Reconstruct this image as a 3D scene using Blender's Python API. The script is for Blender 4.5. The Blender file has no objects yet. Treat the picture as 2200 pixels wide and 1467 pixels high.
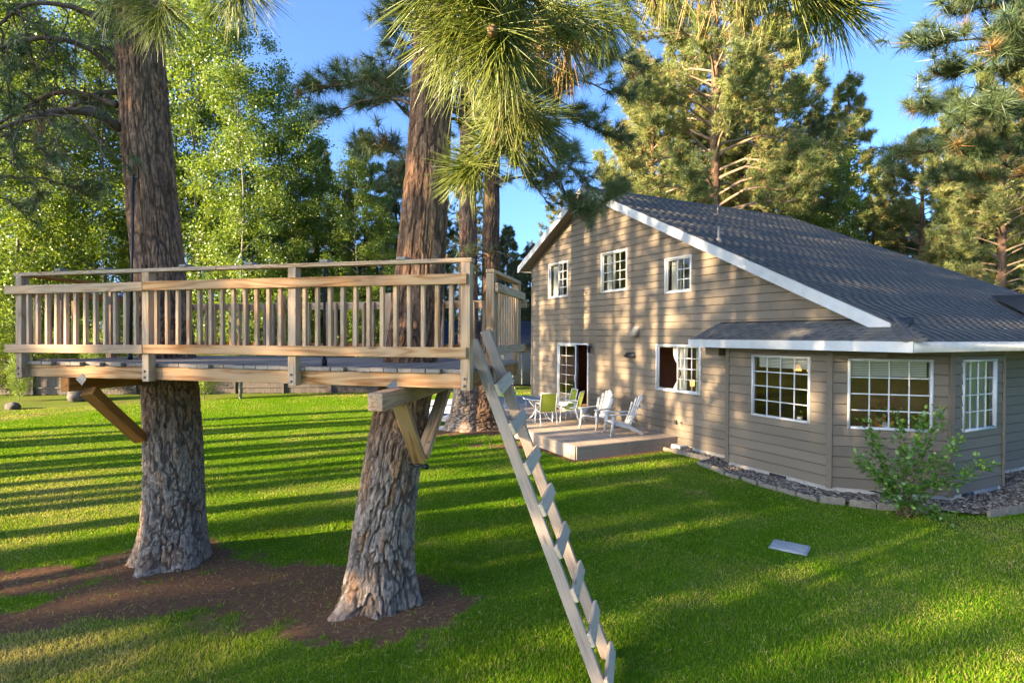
import bpy, math, random
import numpy as np
from mathutils import Matrix, Vector

# ---------------------------------------------------------------- camera, sky, sun, exposure
SC = bpy.context.scene
COL = SC.collection
EYE = 3.05                      # camera height above the lawn
FPX = 1207.14                   # focal length in photo pixels (2200 wide)
PITCH, ROLL, YAW = .0102373, .00383835, -.466037

def _rot(a, ax):
    s, c = math.sin(a), math.cos(a)
    return np.array([[1, 0, 0], [0, c, -s], [0, s, c]]) if ax == 'x' else np.array([[c, -s, 0], [s, c, 0], [0, 0, 1]])
RC = _rot(ROLL, 'z') @ _rot(PITCH, 'x')

cam = bpy.data.cameras.new('camera')
cam.sensor_width = 36.0
cam.lens = 36.0 * FPX / 2200.0
cam.clip_start, cam.clip_end = 0.05, 3000
cam_ob = bpy.data.objects.new('camera', cam)
COL.objects.link(cam_ob)
def _w(r): return Vector((r[0], r[2], -r[1]))
_r, _u, _b = _w(RC[0]), -_w(RC[1]), -_w(RC[2])
cam_ob.matrix_world = Matrix(((_r.x, _u.x, _b.x, 0), (_r.y, _u.y, _b.y, 0), (_r.z, _u.z, _b.z, EYE), (0, 0, 0, 1)))
SC.camera = cam_ob

SUN_AZ = math.radians(64.0)     # light travels towards this bearing (from +Y towards +X)
SUN_EL = math.radians(15.0)
LX, LY = math.sin(SUN_AZ), math.cos(SUN_AZ)
world = bpy.data.worlds.new('World')
SC.world = world
world.use_nodes = True
_nt = world.node_tree
_nt.nodes.clear()
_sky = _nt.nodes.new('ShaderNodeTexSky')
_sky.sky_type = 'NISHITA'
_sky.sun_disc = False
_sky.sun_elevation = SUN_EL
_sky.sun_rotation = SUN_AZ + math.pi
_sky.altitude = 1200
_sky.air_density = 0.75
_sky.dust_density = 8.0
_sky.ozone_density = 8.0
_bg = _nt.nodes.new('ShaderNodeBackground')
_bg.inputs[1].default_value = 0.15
_wo = _nt.nodes.new('ShaderNodeOutputWorld')
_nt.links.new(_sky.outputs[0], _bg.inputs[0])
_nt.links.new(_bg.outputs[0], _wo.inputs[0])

sl = bpy.data.lights.new('sun', 'SUN')
sl.energy = 5.0
sl.angle = math.radians(0.55)
sl.color = (1.0, 0.88, 0.71)
sun = bpy.data.objects.new('sun', sl)
COL.objects.link(sun)
sun.rotation_mode = 'QUATERNION'
sun.rotation_quaternion = Vector((LX * math.cos(SUN_EL), LY * math.cos(SUN_EL), -math.sin(SUN_EL))).to_track_quat('-Z', 'Y')
sun.location = (-30, -15, 20)

SC.view_settings.view_transform = 'Standard'
SC.view_settings.look = 'None'
SC.view_settings.gamma = 1.0
SC.view_settings.exposure = 2.5
SC.view_settings.use_white_balance = True
SC.view_settings.white_balance_temperature = 8700
SC.render.engine = 'CYCLES'
SC.cycles.use_denoising = True
SC.cycles.max_bounces = 8
SC.cycles.diffuse_bounces = 4
SC.cycles.transparent_max_bounces = 16
SC.cycles.sample_clamp_indirect = 6.0
SC.cycles.caustics_reflective = False
SC.cycles.caustics_refractive = False

# ---------------------------------------------------------------- geometry helpers
def ray(u, v):
    w = RC.T @ np.array([(u - 1100) / FPX, (v - 733.5) / FPX, 1.0])
    return np.array([w[0], w[2], -w[1]])
def at(u, v, Y):
    r = ray(u, v)
    r = r * (Y / r[1])
    return np.array([r[0], r[1], r[2] + EYE])
def gnd(u, v, z=0.0):
    r = ray(u, v)
    r = r * ((z - EYE) / r[2])
    return np.array([r[0], r[1], z])

I4 = Matrix.Identity(4)
WM = {}                         # world matrix of everything that can be a parent

def _link(o, parent, W):
    COL.objects.link(o)
    if parent is not None:
        o.parent = parent
        o.matrix_basis = WM[parent.name].inverted() @ W
    else:
        o.matrix_basis = W
    WM[o.name] = W.copy()
    return o

def tag(o, label=None, cat=None, group=None, kind=None):
    if label: o['label'] = label
    if cat: o['category'] = cat
    if group: o['group'] = group
    if kind: o['kind'] = kind
    return o

def thing(name, label, cat, loc=(0, 0, 0), rz=0.0, group=None):
    o = bpy.data.objects.new(name, None)
    o.empty_display_size = 0.2
    _link(o, None, Matrix.Translation(Vector([float(c) for c in loc])) @ Matrix.Rotation(rz, 4, 'Z'))
    return tag(o, label, cat, group)

def obj(name, me, parent=None, W=I4):
    return _link(bpy.data.objects.new(name, me), parent, W)

def mesh(name, verts, faces, mat, smooth=False):
    me = bpy.data.meshes.new(name)
    me.from_pydata([tuple(map(float, v)) for v in verts], [], [tuple(f) for f in faces])
    if mat: me.materials.append(mat)
    if mat and mat.name == 'roof_shingle': me.attributes.new('tint', 'FLOAT', 'POINT').data.foreach_set('value', [.5] * len(verts))
    if smooth: me.polygons.foreach_set('use_smooth', [True] * len(me.polygons))
    me.update()
    return me

def np_mesh(name, V, Fc, mat, smooth=False, attrs=None):
    """V (n,3); Fc an (m,k) array or a list of such arrays; attrs: name -> (n,) float per vertex."""
    if not isinstance(Fc, (list, tuple)): Fc = [Fc]
    Fc = [np.asarray(f, dtype=np.int32) for f in Fc if len(f)]
    me = bpy.data.meshes.new(name)
    me.vertices.add(len(V))
    me.vertices.foreach_set('co', np.asarray(V, dtype=np.float32).ravel())
    loops = np.concatenate([f.ravel() for f in Fc])
    sizes = np.concatenate([np.full(len(f), f.shape[1], dtype=np.int32) for f in Fc])
    starts = np.concatenate([[0], np.cumsum(sizes)[:-1]]).astype(np.int32)
    me.loops.add(len(loops))
    me.loops.foreach_set('vertex_index', loops)
    me.polygons.add(len(sizes))
    me.polygons.foreach_set('loop_start', starts)
    if smooth: me.polygons.foreach_set('use_smooth', np.ones(len(sizes), dtype=bool))
    for k, a in (attrs or {}).items():
        at_ = me.attributes.new(k, 'FLOAT', 'POINT')
        at_.data.foreach_set('value', np.asarray(a, dtype=np.float32))
    if mat and mat.name == 'roof_shingle' and not attrs:
        me.attributes.new('tint', 'FLOAT', 'POINT').data.foreach_set('value', np.full(len(V), .5, dtype=np.float32))
    if mat: me.materials.append(mat)
    me.update(calc_edges=True)
    return me

def bvm(L, w, t, c):
    """chamfered box centred on the origin: vertices and faces"""
    hx, hy, hz = L / 2, w / 2, t / 2
    c = min(c, hx * .45, hy * .45, hz * .45)
    V = []
    for sx in (-1, 1):
        for sy in (-1, 1):
            for sz in (-1, 1):
                V.append((sx * (hx - c), sy * (hy - c), sz * hz))
                V.append((sx * (hx - c), sy * hy, sz * (hz - c)))
                V.append((sx * hx, sy * (hy - c), sz * (hz - c)))
    i = lambda sx, sy, sz, k: ((sx > 0) * 4 + (sy > 0) * 2 + (sz > 0)) * 3 + k
    Fc = []
    for s in (-1, 1):
        q = [i(-1, -1, s, 0), i(1, -1, s, 0), i(1, 1, s, 0), i(-1, 1, s, 0)]
        Fc.append(q if s > 0 else q[::-1])
        q = [i(-1, s, -1, 1), i(1, s, -1, 1), i(1, s, 1, 1), i(-1, s, 1, 1)]
        Fc.append(q if s < 0 else q[::-1])
        q = [i(s, -1, -1, 2), i(s, 1, -1, 2), i(s, 1, 1, 2), i(s, -1, 1, 2)]
        Fc.append(q if s > 0 else q[::-1])
    def fix(q):
        a, b, d = (Vector(V[k]) for k in q[:3])
        n = (b - a).cross(d - a)
        m = sum((Vector(V[k]) for k in q), Vector()) / len(q)
        return q if n.dot(m) > 0 else q[::-1]
    for a in (-1, 1):
        for b in (-1, 1):
            Fc.append(fix([i(-1, a, b, 0), i(1, a, b, 0), i(1, a, b, 1), i(-1, a, b, 1)]))
            Fc.append(fix([i(a, -1, b, 0), i(a, 1, b, 0), i(a, 1, b, 2), i(a, -1, b, 2)]))
            Fc.append(fix([i(a, b, -1, 1), i(a, b, 1, 1), i(a, b, 1, 2), i(a, b, -1, 2)]))
            for c_ in (-1, 1):
                Fc.append(fix([i(a, b, c_, 0), i(a, b, c_, 1), i(a, b, c_, 2)]))
    return V, Fc
_bc = {}
def box_me(name, dims, mat, c=.003):
    key = (name, tuple(round(d, 4) for d in dims), mat.name, c)
    if key not in _bc:
        V, Fc = bvm(*dims, c)
        _bc[key] = mesh(name, V, Fc, mat)
    return _bc[key]
def box(name, center, dims, mat, parent=None, W=I4, c=.003, rz=0.0):
    return obj(name, box_me(name, dims, mat, c), parent, W @ Matrix.Translation(Vector([float(k) for k in center])) @ Matrix.Rotation(rz, 4, 'Z'))
def frame_x(p0, p1, up=(0, 0, 1)):
    """matrix at the middle of p0-p1, X along it, Z as near up as can be"""
    p0, p1 = Vector([float(k) for k in p0]), Vector([float(k) for k in p1])
    x = (p1 - p0).normalized()
    z = Vector(up)
    z = (z - x * z.dot(x)).normalized()
    y = z.cross(x)
    m = (p0 + p1) / 2
    return Matrix(((x.x, y.x, z.x, m.x), (x.y, y.y, z.y, m.y), (x.z, y.z, z.z, m.z), (0, 0, 0, 1))), (p1 - p0).length
def board(name, p0, p1, w, t, mat, parent=None, up=(0, 0, 1), c=.004):
    """a board from p0 to p1: w across (local Y), t thick (local Z, towards up)"""
    Wm, L = frame_x(p0, p1, up)
    return obj(name, box_me(name, (L, w, t), mat, c), parent, Wm)

class MB:
    """collects pieces of one mesh"""
    def __init__(s): s.V, s.F, s.A, s.n = [], [], [], 0
    def add(s, V, Fc, a=None):
        V = np.asarray(V, dtype=float)
        for f in (Fc if isinstance(Fc, list) else [Fc]):
            if len(f): s.F.append(np.asarray(f, dtype=np.int64) + s.n)
        s.V.append(V)
        if a is not None: s.A.append(np.broadcast_to(np.asarray(a, dtype=float), (len(V),)))
        s.n += len(V)
    def box(s, lo, hi):
        (x0, y0, z0), (x1, y1, z1) = lo, hi
        s.add([(x0, y0, z0), (x1, y0, z0), (x1, y1, z0), (x0, y1, z0), (x0, y0, z1), (x1, y0, z1), (x1, y1, z1), (x0, y1, z1)],
              np.array([(0, 3, 2, 1), (4, 5, 6, 7), (0, 1, 5, 4), (1, 2, 6, 5), (2, 3, 7, 6), (3, 0, 4, 7)]))
    def tube(s, pts, rad, n=6, cap=True, a=None):
        pts = np.asarray(pts, dtype=float)
        k = len(pts)
        rad = np.broadcast_to(np.asarray(rad, dtype=float), (k,))
        T = np.gradient(pts, axis=0)
        T /= np.linalg.norm(T, axis=1)[:, None] + 1e-9
        ref = np.array([0, 0, 1.]) if abs(T[:, 2]).mean() < .8 else np.array([1., 0, 0])
        A = np.cross(T, ref); A /= np.linalg.norm(A, axis=1)[:, None] + 1e-9
        B = np.cross(A, T)
        th = np.arange(n) / n * 2 * np.pi
        V = (pts[:, None, :] + rad[:, None, None] * (np.cos(th)[None, :, None] * A[:, None, :] + np.sin(th)[None, :, None] * B[:, None, :])).reshape(-1, 3)
        j = np.arange(n)
        q = []
        for i in range(k - 1):
            q.append(np.stack([i * n + j, (i + 1) * n + j, (i + 1) * n + (j + 1) % n, i * n + (j + 1) % n], 1))
        Fc = [np.concatenate(q)]
        if cap:
            Fc += [np.arange(n)[None, :], (np.arange(n)[::-1] + (k - 1) * n)[None, :]]
        s.add(V, Fc, a)
    def lathe(s, prof, n=16, center=(0, 0, 0)):
        """prof: (r, z) pairs"""
        th = np.arange(n) / n * 2 * np.pi
        V = np.array([(r * math.cos(t) + center[0], r * math.sin(t) + center[1], z + center[2]) for r, z in prof for t in th])
        j = np.arange(n)
        q = [np.stack([i * n + j, i * n + (j + 1) % n, (i + 1) * n + (j + 1) % n, (i + 1) * n + j], 1) for i in range(len(prof) - 1)]
        s.add(V, np.concatenate(q))
    def me(s, name, mat, smooth=False, attr=None):
        by = {}
        for f in s.F: by.setdefault(f.shape[1], []).append(f)
        return np_mesh(name, np.concatenate(s.V), [np.concatenate(v) for v in by.values()], mat, smooth,
                       {attr: np.concatenate(s.A)} if attr else None)
    def build(s, name, mat, parent=None, W=I4, smooth=False, attr=None):
        return obj(name, s.me(name, mat, smooth, attr), parent, W)

def spline(pts, n):
    """Catmull-Rom through pts, n samples"""
    P = np.asarray(pts, dtype=float)
    P = np.vstack([2 * P[0] - P[1], P, 2 * P[-1] - P[-2]])
    t = np.linspace(0, len(P) - 3 - 1e-6, n)
    i = t.astype(int); f = (t - i)[:, None]
    a, b, c, d = P[i], P[i + 1], P[i + 2], P[i + 3]
    return .5 * (2 * b + (c - a) * f + (2 * a - 5 * b + 4 * c - d) * f ** 2 + (3 * b - a - 3 * c + d) * f ** 3)

def _h(i, j, s=0):
    v = np.sin(i * 127.1 + j * 311.7 + s * 74.7) * 43758.5453
    return v - np.floor(v)
def vnoise(x, y, s=0):
    xi, yi = np.floor(x), np.floor(y)
    fx, fy = x - xi, y - yi
    fx, fy = fx * fx * (3 - 2 * fx), fy * fy * (3 - 2 * fy)
    return (_h(xi, yi, s) * (1 - fx) + _h(xi + 1, yi, s) * fx) * (1 - fy) + (_h(xi, yi + 1, s) * (1 - fx) + _h(xi + 1, yi + 1, s) * fx) * fy
def vwrap(x, y, per, s=0):
    xi, yi = np.floor(x), np.floor(y)
    fx, fy = x - xi, y - yi
    fx, fy = fx * fx * (3 - 2 * fx), fy * fy * (3 - 2 * fy)
    a, b = np.mod(xi, per), np.mod(xi + 1, per)
    return (_h(a, yi, s) * (1 - fx) + _h(b, yi, s) * fx) * (1 - fy) + (_h(a, yi + 1, s) * (1 - fx) + _h(b, yi + 1, s) * fx) * fy
def fbm(x, y, s=0, o=4):
    r, a, t = 0, .5, 0
    for k in range(o):
        r = r + a * vnoise(x * 2 ** k, y * 2 ** k, s + k); t += a; a *= .5
    return r / t
def voro(x, y, period, s=0):
    """F1, F2 and a random number of the nearest cell; x wraps at period cells"""
    xi, yi = np.floor(x), np.floor(y)
    d1 = np.full(x.shape, 9.); d2 = np.full(x.shape, 9.); idr = np.zeros(x.shape)
    for a in (-1, 0, 1):
        for b in (-1, 0, 1):
            cx, cy = xi + a, yi + b
            wx = np.mod(cx, period)
            px, py = cx + .15 + .7 * _h(wx, cy, s), cy + .1 + .8 * _h(wx, cy, s + 5)
            d = np.hypot(px - x, py - y)
            nearer = d < d1
            d2 = np.where(nearer, d1, np.minimum(d2, d))
            idr = np.where(nearer, _h(wx, cy, s + 9), idr)
            d1 = np.where(nearer, d, d1)
    return d1, d2, idr

# house frame: x runs right along the gable wall, y into the house, z up
GV = np.array([math.sin(YAW), math.cos(YAW), 0.0])
HV = np.array([math.cos(YAW), -math.sin(YAW), 0.0])
HF = Matrix(((-GV[0], HV[0], 0, 0), (-GV[1], HV[1], 0, 0), (0, 0, 1, 0), (0, 0, 0, 1)))
HRZ = math.atan2(-GV[1], -GV[0])
def hs(x, y, z=0.0):
    p = -x * GV + y * HV
    return np.array([p[0], p[1], z])
# ---------------------------------------------------------------- materials
class NT:
    def __init__(s, name):
        s.m = bpy.data.materials.new(name)
        s.m.use_nodes = True
        s.t = s.m.node_tree
        s.b = s.t.nodes['Principled BSDF']
        s.out = s.t.nodes['Material Output']
    def n(s, typ, **kw):
        o = s.t.nodes.new('ShaderNode' + typ)
        for k, v in kw.items(): setattr(o, k, v)
        return o
    def l(s, a, b): s.t.links.new(a, b)
    def val(s, node, **kw):
        for k, v in kw.items(): node.inputs[k.replace('_', ' ')].default_value = v
        return node
    def coords(s, scale=(1, 1, 1), src='Object', rnd=True):
        tc = s.n('TexCoord')
        mp = s.n('Mapping')
        mp.inputs['Scale'].default_value = scale
        s.l(tc.outputs[src], mp.inputs['Vector'])
        if rnd:
            oi = s.n('ObjectInfo')
            mu = s.n('Math', operation='MULTIPLY'); mu.inputs[1].default_value = 37.0
            s.l(oi.outputs['Random'], mu.inputs[0])
            s.l(mu.outputs[0], mp.inputs['Location'])
        return mp.outputs['Vector']
    def noise(s, vec, scale=5, detail=4, rough=.55, dist=0):
        o = s.n('TexNoise')
        s.val(o, Scale=scale, Detail=detail, Roughness=rough, Distortion=dist)
        if vec is not None: s.l(vec, o.inputs['Vector'])
        return o.outputs['Fac']
    def ramp(s, fac, stops):
        o = s.n('ValToRGB')
        e = o.color_ramp.elements
        while len(e) < len(stops): e.new(.5)
        for i, (p, c) in enumerate(stops):
            e[i].position = p
            e[i].color = (*c, 1) if len(c) == 3 else c
        s.l(fac, o.inputs['Fac'])
        return o.outputs['Color']
    def mix(s, fac, a, b, mode='MIX'):
        o = s.n('Mix', data_type='RGBA', blend_type=mode)
        for sock, v in ((o.inputs['Factor'], fac), (o.inputs['A'], a), (o.inputs['B'], b)):
            pass
        fi, ai, bi = o.inputs[0], o.inputs[6], o.inputs[7]
        for sock, v in ((fi, fac), (ai, a), (bi, b)):
            if isinstance(v, (int, float)): sock.default_value = v
            elif isinstance(v, tuple): sock.default_value = (*v, 1) if len(v) == 3 else v
            else: s.l(v, sock)
        return o.outputs[2]
    def math(s, op, a, b=0.0):
        o = s.n('Math', operation=op)
        for sock, v in ((o.inputs[0], a), (o.inputs[1], b)):
            if isinstance(v, (int, float)): sock.default_value = v
            else: s.l(v, sock)
        return o.outputs[0]
    def bump(s, hgt, strength=.3, dist=.01):
        o = s.n('Bump')
        o.inputs['Strength'].default_value = strength
        o.inputs['Distance'].default_value = dist
        s.l(hgt, o.inputs['Height'])
        s.l(o.outputs['Normal'], s.b.inputs['Normal'])
    def base(s, c):
        i = s.b.inputs['Base Color']
        if isinstance(c, tuple): i.default_value = (*c, 1)
        else: s.l(c, i)
    def p(s, rough=.6, spec=.4, metal=0.0):
        s.b.inputs['Roughness'].default_value = rough
        s.b.inputs['Specular IOR Level'].default_value = spec
        s.b.inputs['Metallic'].default_value = metal

def plain(name, c, rough=.6, spec=.4, metal=0.0, var=.12, scale=6):
    m = NT(name)
    f = m.noise(m.coords(), scale, 4)
    lo = tuple(k * (1 - var) for k in c); hi = tuple(min(1, k * (1 + var)) for k in c)
    m.base(m.ramp(f, [(.3, lo), (.7, hi)]))
    m.p(rough, spec, metal)
    return m.m

def wood(name, light, mid, dark, grey, greyamt=.35, bands=14, rough=.75):
    """plain-sawn grain along local X, a different cut on every board"""
    m = NT(name)
    v = m.coords((.5, 6.5, 6.5))
    rings = m.noise(v, 1.6, 2, .4, .3)
    w = m.math('PINGPONG', m.math('MULTIPLY', rings, bands), 1.0)
    grain = m.ramp(w, [(0.0, dark), (.30, mid), (.72, light), (1.0, light)])
    fine = m.noise(m.coords((2.5, 60, 60)), 3, 3, .6)
    c = m.mix(m.math('MULTIPLY', fine, .35), grain, mid)
    wx = m.noise(m.coords((1.1, 3, 3)), 1.3, 4, .6)
    wf = m.ramp(wx, [(.5 - greyamt * .6, (0, 0, 0)), (.85 - greyamt * .5, (1, 1, 1))])
    c = m.mix(m.math('MULTIPLY', wf, .8), c, grey)
    kn = m.n('TexVoronoi'); kn.inputs['Scale'].default_value = 1.5
    m.l(m.coords((.9, 3.2, 3.2)), kn.inputs['Vector'])
    kf = m.ramp(kn.outputs['Distance'], [(.04, (1, 1, 1)), (.10, (0, 0, 0))])
    c = m.mix(m.math('MULTIPLY', kf, .75), c, tuple(k * .6 for k in dark))
    oi = m.n('ObjectInfo')
    br = m.ramp(oi.outputs['Random'], [(0, (.82, .82, .84)), (1, (1.12, 1.08, 1.02))])
    c = m.mix(1.0, c, br, 'MULTIPLY')
    m.base(c)
    m.p(rough, .25)
    m.bump(m.math('ADD', fine, m.math('MULTIPLY', w, .3)), .35, .004)
    return m.m

M = {}
M['lumber'] = wood('lumber', (.56, .355, .205), (.45, .26, .135), (.26, .115, .048), (.40, .30, .225), .24)
M['lumber_pale'] = wood('lumber_pale', (.56, .385, .245), (.47, .30, .175), (.29, .15, .075), (.42, .33, .26), .30)
M['lumber_red'] = wood('lumber_red', (.52, .21, .05), (.42, .15, .032), (.26, .085, .02), (.36, .17, .07), .12)
M['lumber_stain'] = wood('lumber_stain', (.60, .35, .17), (.46, .21, .075), (.24, .08, .02), (.44, .30, .19), .18, 9)
M['lumber_grey'] = wood('lumber_grey', (.27, .215, .175), (.21, .165, .13), (.11, .085, .067), (.30, .26, .225), .5)
M['ladder_wood'] = wood('ladder_wood', (.40, .295, .21), (.335, .24, .165), (.20, .125, .078), (.37, .30, .24), .5)
M['rung_wood'] = wood('rung_wood', (.56, .415, .285), (.48, .335, .22), (.25, .155, .09), (.52, .41, .305), .6)
M['deck_wood'] = wood('deck_wood', (.40, .30, .22), (.34, .25, .18), (.21, .145, .10), (.36, .30, .25), .4)
M['fence_wood'] = wood('fence_wood', (.12, .095, .08), (.10, .075, .06), (.06, .045, .036), (.13, .115, .105), .4)

def siding_mat():
    m = NT('siding_paint')
    v = m.coords((.5, 1, 1))
    big = m.noise(v, .8, 3)
    c = m.ramp(big, [(.3, (.155, .120, .086)), (.7, (.192, .150, .109))])
    oi = m.n('ObjectInfo')
    c = m.mix(1.0, c, m.ramp(oi.outputs['Random'], [(0, (.95, .95, .95)), (1, (1.05, 1.05, 1.05))]), 'MULTIPLY')
    m.base(c); m.p(.62, .3)
    g = m.noise(m.coords((3, 40, 40)), 4, 4, .6)
    m.bump(g, .25, .003)
    return m.m
M['siding'] = siding_mat()
M['trim_taupe'] = plain('trim_taupe', (.155, .120, .086), .6, .3, var=.06)
M['white_paint'] = plain('white_paint', (.47, .47, .46), .5, .4, var=.10, scale=5)
M['vinyl'] = plain('vinyl', (.58, .58, .57), .35, .5, var=.02)
M['resin'] = plain('resin', (.56, .55, .53), .38, .5, var=.03)
M['white_tube'] = plain('white_tube', (.74, .75, .76), .35, .5, var=.02)
M['concrete'] = plain('concrete', (.42, .38, .33), .9, .2, var=.18, scale=9)
M['patio'] = plain('patio', (.44, .44, .45), .9, .2, var=.12, scale=3)
M['edging'] = plain('edging', (.22, .18, .14), .92, .2, var=.22, scale=14)
M['steel'] = plain('steel', (.17, .17, .17), .6, .4, .2, var=.1, scale=30)
M['black_metal'] = plain('black_metal', (.012, .012, .013), .45, .4)
M['dark_bronze'] = plain('dark_bronze', (.03, .028, .03), .4, .5)
M['vent_hood'] = plain('vent_hood', (.33, .27, .22), .6, .3)
M['rubber'] = plain('rubber', (.02, .02, .02), .8, .2)
M['cover_plastic'] = plain('cover_plastic', (.33, .34, .33), .9, .1, var=.15, scale=8)
M['rock'] = plain('rock', (.12, .10, .09), .9, .2, var=.45, scale=5)
M['flagstone'] = plain('flagstone', (.26, .26, .27), .85, .2, var=.3, scale=6)
M['interior'] = plain('interior', (.24, .13, .075), .8, .2, var=.3, scale=1.5)
M['interior_wood'] = plain('interior_wood', (.55, .24, .08), .5, .3, var=.3, scale=4)
M['interior_pale'] = plain('interior_pale', (.40, .37, .33), .8, .2, var=.1, scale=1.5)
M['blue_cloth'] = plain('blue_cloth', (.03, .08, .42), .9, .1, var=.4, scale=6)
M['terracotta'] = plain('terracotta', (.42, .16, .05), .8, .2)
M['white_pot'] = plain('white_pot', (.75, .75, .73), .4, .4)
M['blind'] = plain('blind', (.66, .64, .58), .7, .2, var=.06)
M['rope'] = plain('rope', (.015, .05, .34), .8, .2)
M['green_cap'] = plain('green_cap', (.01, .17, .10), .6, .3)

def sheer(name, c, tr):
    m = NT(name)
    d = m.n('BsdfDiffuse'); d.inputs[0].default_value = (*c, 1)
    t = m.n('BsdfTranslucent'); t.inputs[0].default_value = (*c, 1)
    mx = m.n('MixShader'); mx.inputs[0].default_value = tr
    m.l(d.outputs[0], mx.inputs[1]); m.l(t.outputs[0], mx.inputs[2]); m.l(mx.outputs[0], m.out.inputs['Surface'])
    return m.m
M['curtain'] = sheer('curtain', (.78, .77, .74), .4)
M['lamp_shade'] = None

def sling():
    m = NT('sling_fabric')
    c = m.mix(m.noise(m.coords((300, 300, 300), rnd=False), 1, 2), (.34, .40, .045), (.48, .54, .10))
    d = m.n('BsdfDiffuse'); t = m.n('BsdfTranslucent')
    m.l(c, d.inputs[0]); m.l(c, t.inputs[0])
    mx = m.n('MixShader'); mx.inputs[0].default_value = .4
    m.l(d.outputs[0], mx.inputs[1]); m.l(t.outputs[0], mx.inputs[2]); m.l(mx.outputs[0], m.out.inputs['Surface'])
    return m.m
M['sling'] = sling()

def glass(name, tint=(.92, .95, .94), ior=1.52, boost=1.0):
    m = NT(name)
    fr = m.n('Fresnel'); fr.inputs['IOR'].default_value = ior
    tr = m.n('BsdfTransparent'); tr.inputs[0].default_value = (*tint, 1)
    gl = m.n('BsdfGlossy'); gl.inputs['Roughness'].default_value = .0
    f = m.math('MULTIPLY', fr.outputs[0], boost)
    nz = m.n('Bump'); nz.inputs['Strength'].default_value = .02; nz.inputs['Distance'].default_value = .02
    m.l(m.noise(m.coords(), 1.2, 1), nz.inputs['Height'])
    m.l(nz.outputs[0], gl.inputs['Normal'])
    mx = m.n('MixShader')
    m.l(f, mx.inputs[0]); m.l(tr.outputs[0], mx.inputs[1]); m.l(gl.outputs[0], mx.inputs[2])
    m.l(mx.outputs[0], m.out.inputs['Surface'])
    return m.m
M['glass'] = glass('window_glass', (.90, .93, .91), 1.6, 1.2)
M['table_glass'] = glass('table_glass', (.72, .84, .82), 1.5, 1.6)

def shingle_mat():
    m = NT('roof_shingle')
    a = m.n('Attribute'); a.attribute_name = 'tint'
    f = m.noise(m.coords((1, 1, 1), rnd=False), 90, 3, .7)
    g = m.noise(m.coords((.25, 1, 1), rnd=False), 1.6, 3)
    c = m.ramp(a.outputs['Fac'], [(0, (.064, .060, .055)), (.5, (.078, .074, .068)), (1, (.098, .093, .086))])
    c = m.mix(m.math('MULTIPLY', f, .5), c, (.11, .11, .115))
    c = m.mix(m.math('MULTIPLY', g, .25), c, (.12, .115, .10))
    m.base(c); m.p(.95, .15)
    m.bump(f, .5, .004)
    return m.m
M['shingle'] = shingle_mat()
M['roof_far'] = plain('roof_far', (.030, .042, .065), .9, .2, var=.3, scale=12)
M['shed_wall'] = plain('shed_wall', (.25, .25, .25), .8, .2, var=.05, scale=2)

def bark_mat(name, plates, fissure, greybase):
    """plates: three colours; greybase: height below which the bark is weathered grey"""
    m = NT(name)
    a = m.n('Attribute'); a.attribute_name = 'plate'
    k = m.n('Attribute'); k.attribute_name = 'crack'
    z = m.n('Attribute'); z.attribute_name = 'hgt'
    f = m.noise(m.coords((14, 14, 5), rnd=False), 2.5, 6, .65)
    fine = m.noise(m.coords((60, 60, 22), rnd=False), 2.0, 4, .7)
    c = m.ramp(a.outputs['Fac'], [(.0, plates[0]), (.45, plates[1]), (.8, plates[1]), (1, plates[2])])
    grey = m.ramp(f, [(.3, (.255, .198, .158)), (.7, (.47, .385, .315))])
    zz = m.math('ADD', z.outputs['Fac'], m.math('MULTIPLY', m.math('SUBTRACT', f, .5), 2.2))
    gf = m.ramp(m.math('DIVIDE', zz, max(greybase, .01)), [(.55, (1, 1, 1)), (1.0, (0, 0, 0))])
    gl = m.math('MULTIPLY', gf, m.ramp(a.outputs['Fac'], [(.72, (.95, .95, .95)), (.95, (.30, .30, .30))]))
    c = m.mix(gl, c, grey)
    vo = m.n('TexVoronoi'); vo.inputs['Scale'].default_value = 1.0
    m.l(m.coords((38, 38, 15), rnd=False), vo.inputs['Vector'])
    sc_ = m.n('SeparateColor'); m.l(vo.outputs['Color'], sc_.inputs[0])
    c = m.mix(1.0, c, m.ramp(sc_.outputs[0], [(0, (.62, .60, .60)), (.5, (.95, .95, .95)), (1, (1.35, 1.28, 1.2))]), 'MULTIPLY')
    c = m.mix(m.math('MULTIPLY', fine, .55), c, m.mix(.5, c, (.06, .04, .03)))
    c = m.mix(m.math('MULTIPLY', k.outputs['Fac'], .7), c, fissure)
    m.base(c); m.p(.95, .12)
    m.bump(m.math('ADD', m.math('MULTIPLY', fine, .7), f), .9, .02)
    return m.m
M['bark_left'] = bark_mat('bark_left', ((.235, .13, .085), (.375, .215, .14), (.52, .27, .14)), (.075, .045, .032), 2.4)
M['bark_right'] = bark_mat('bark_right', ((.23, .12, .07), (.37, .20, .115), (.52, .24, .10)), (.07, .042, .028), 2.3)
M['bark_far'] = bark_mat('bark_far', ((.15, .09, .06), (.25, .15, .095), (.36, .19, .10)), (.06, .04, .03), .1)
M['limb_bark'] = plain('limb_bark', (.14, .095, .072), .95, .1, var=.4, scale=18)
M['limb_pale'] = plain('limb_pale', (.27, .19, .13), .95, .1, var=.35, scale=12)
M['twig'] = plain('twig', (.17, .105, .06), .9, .1, var=.3, scale=20)

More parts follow.
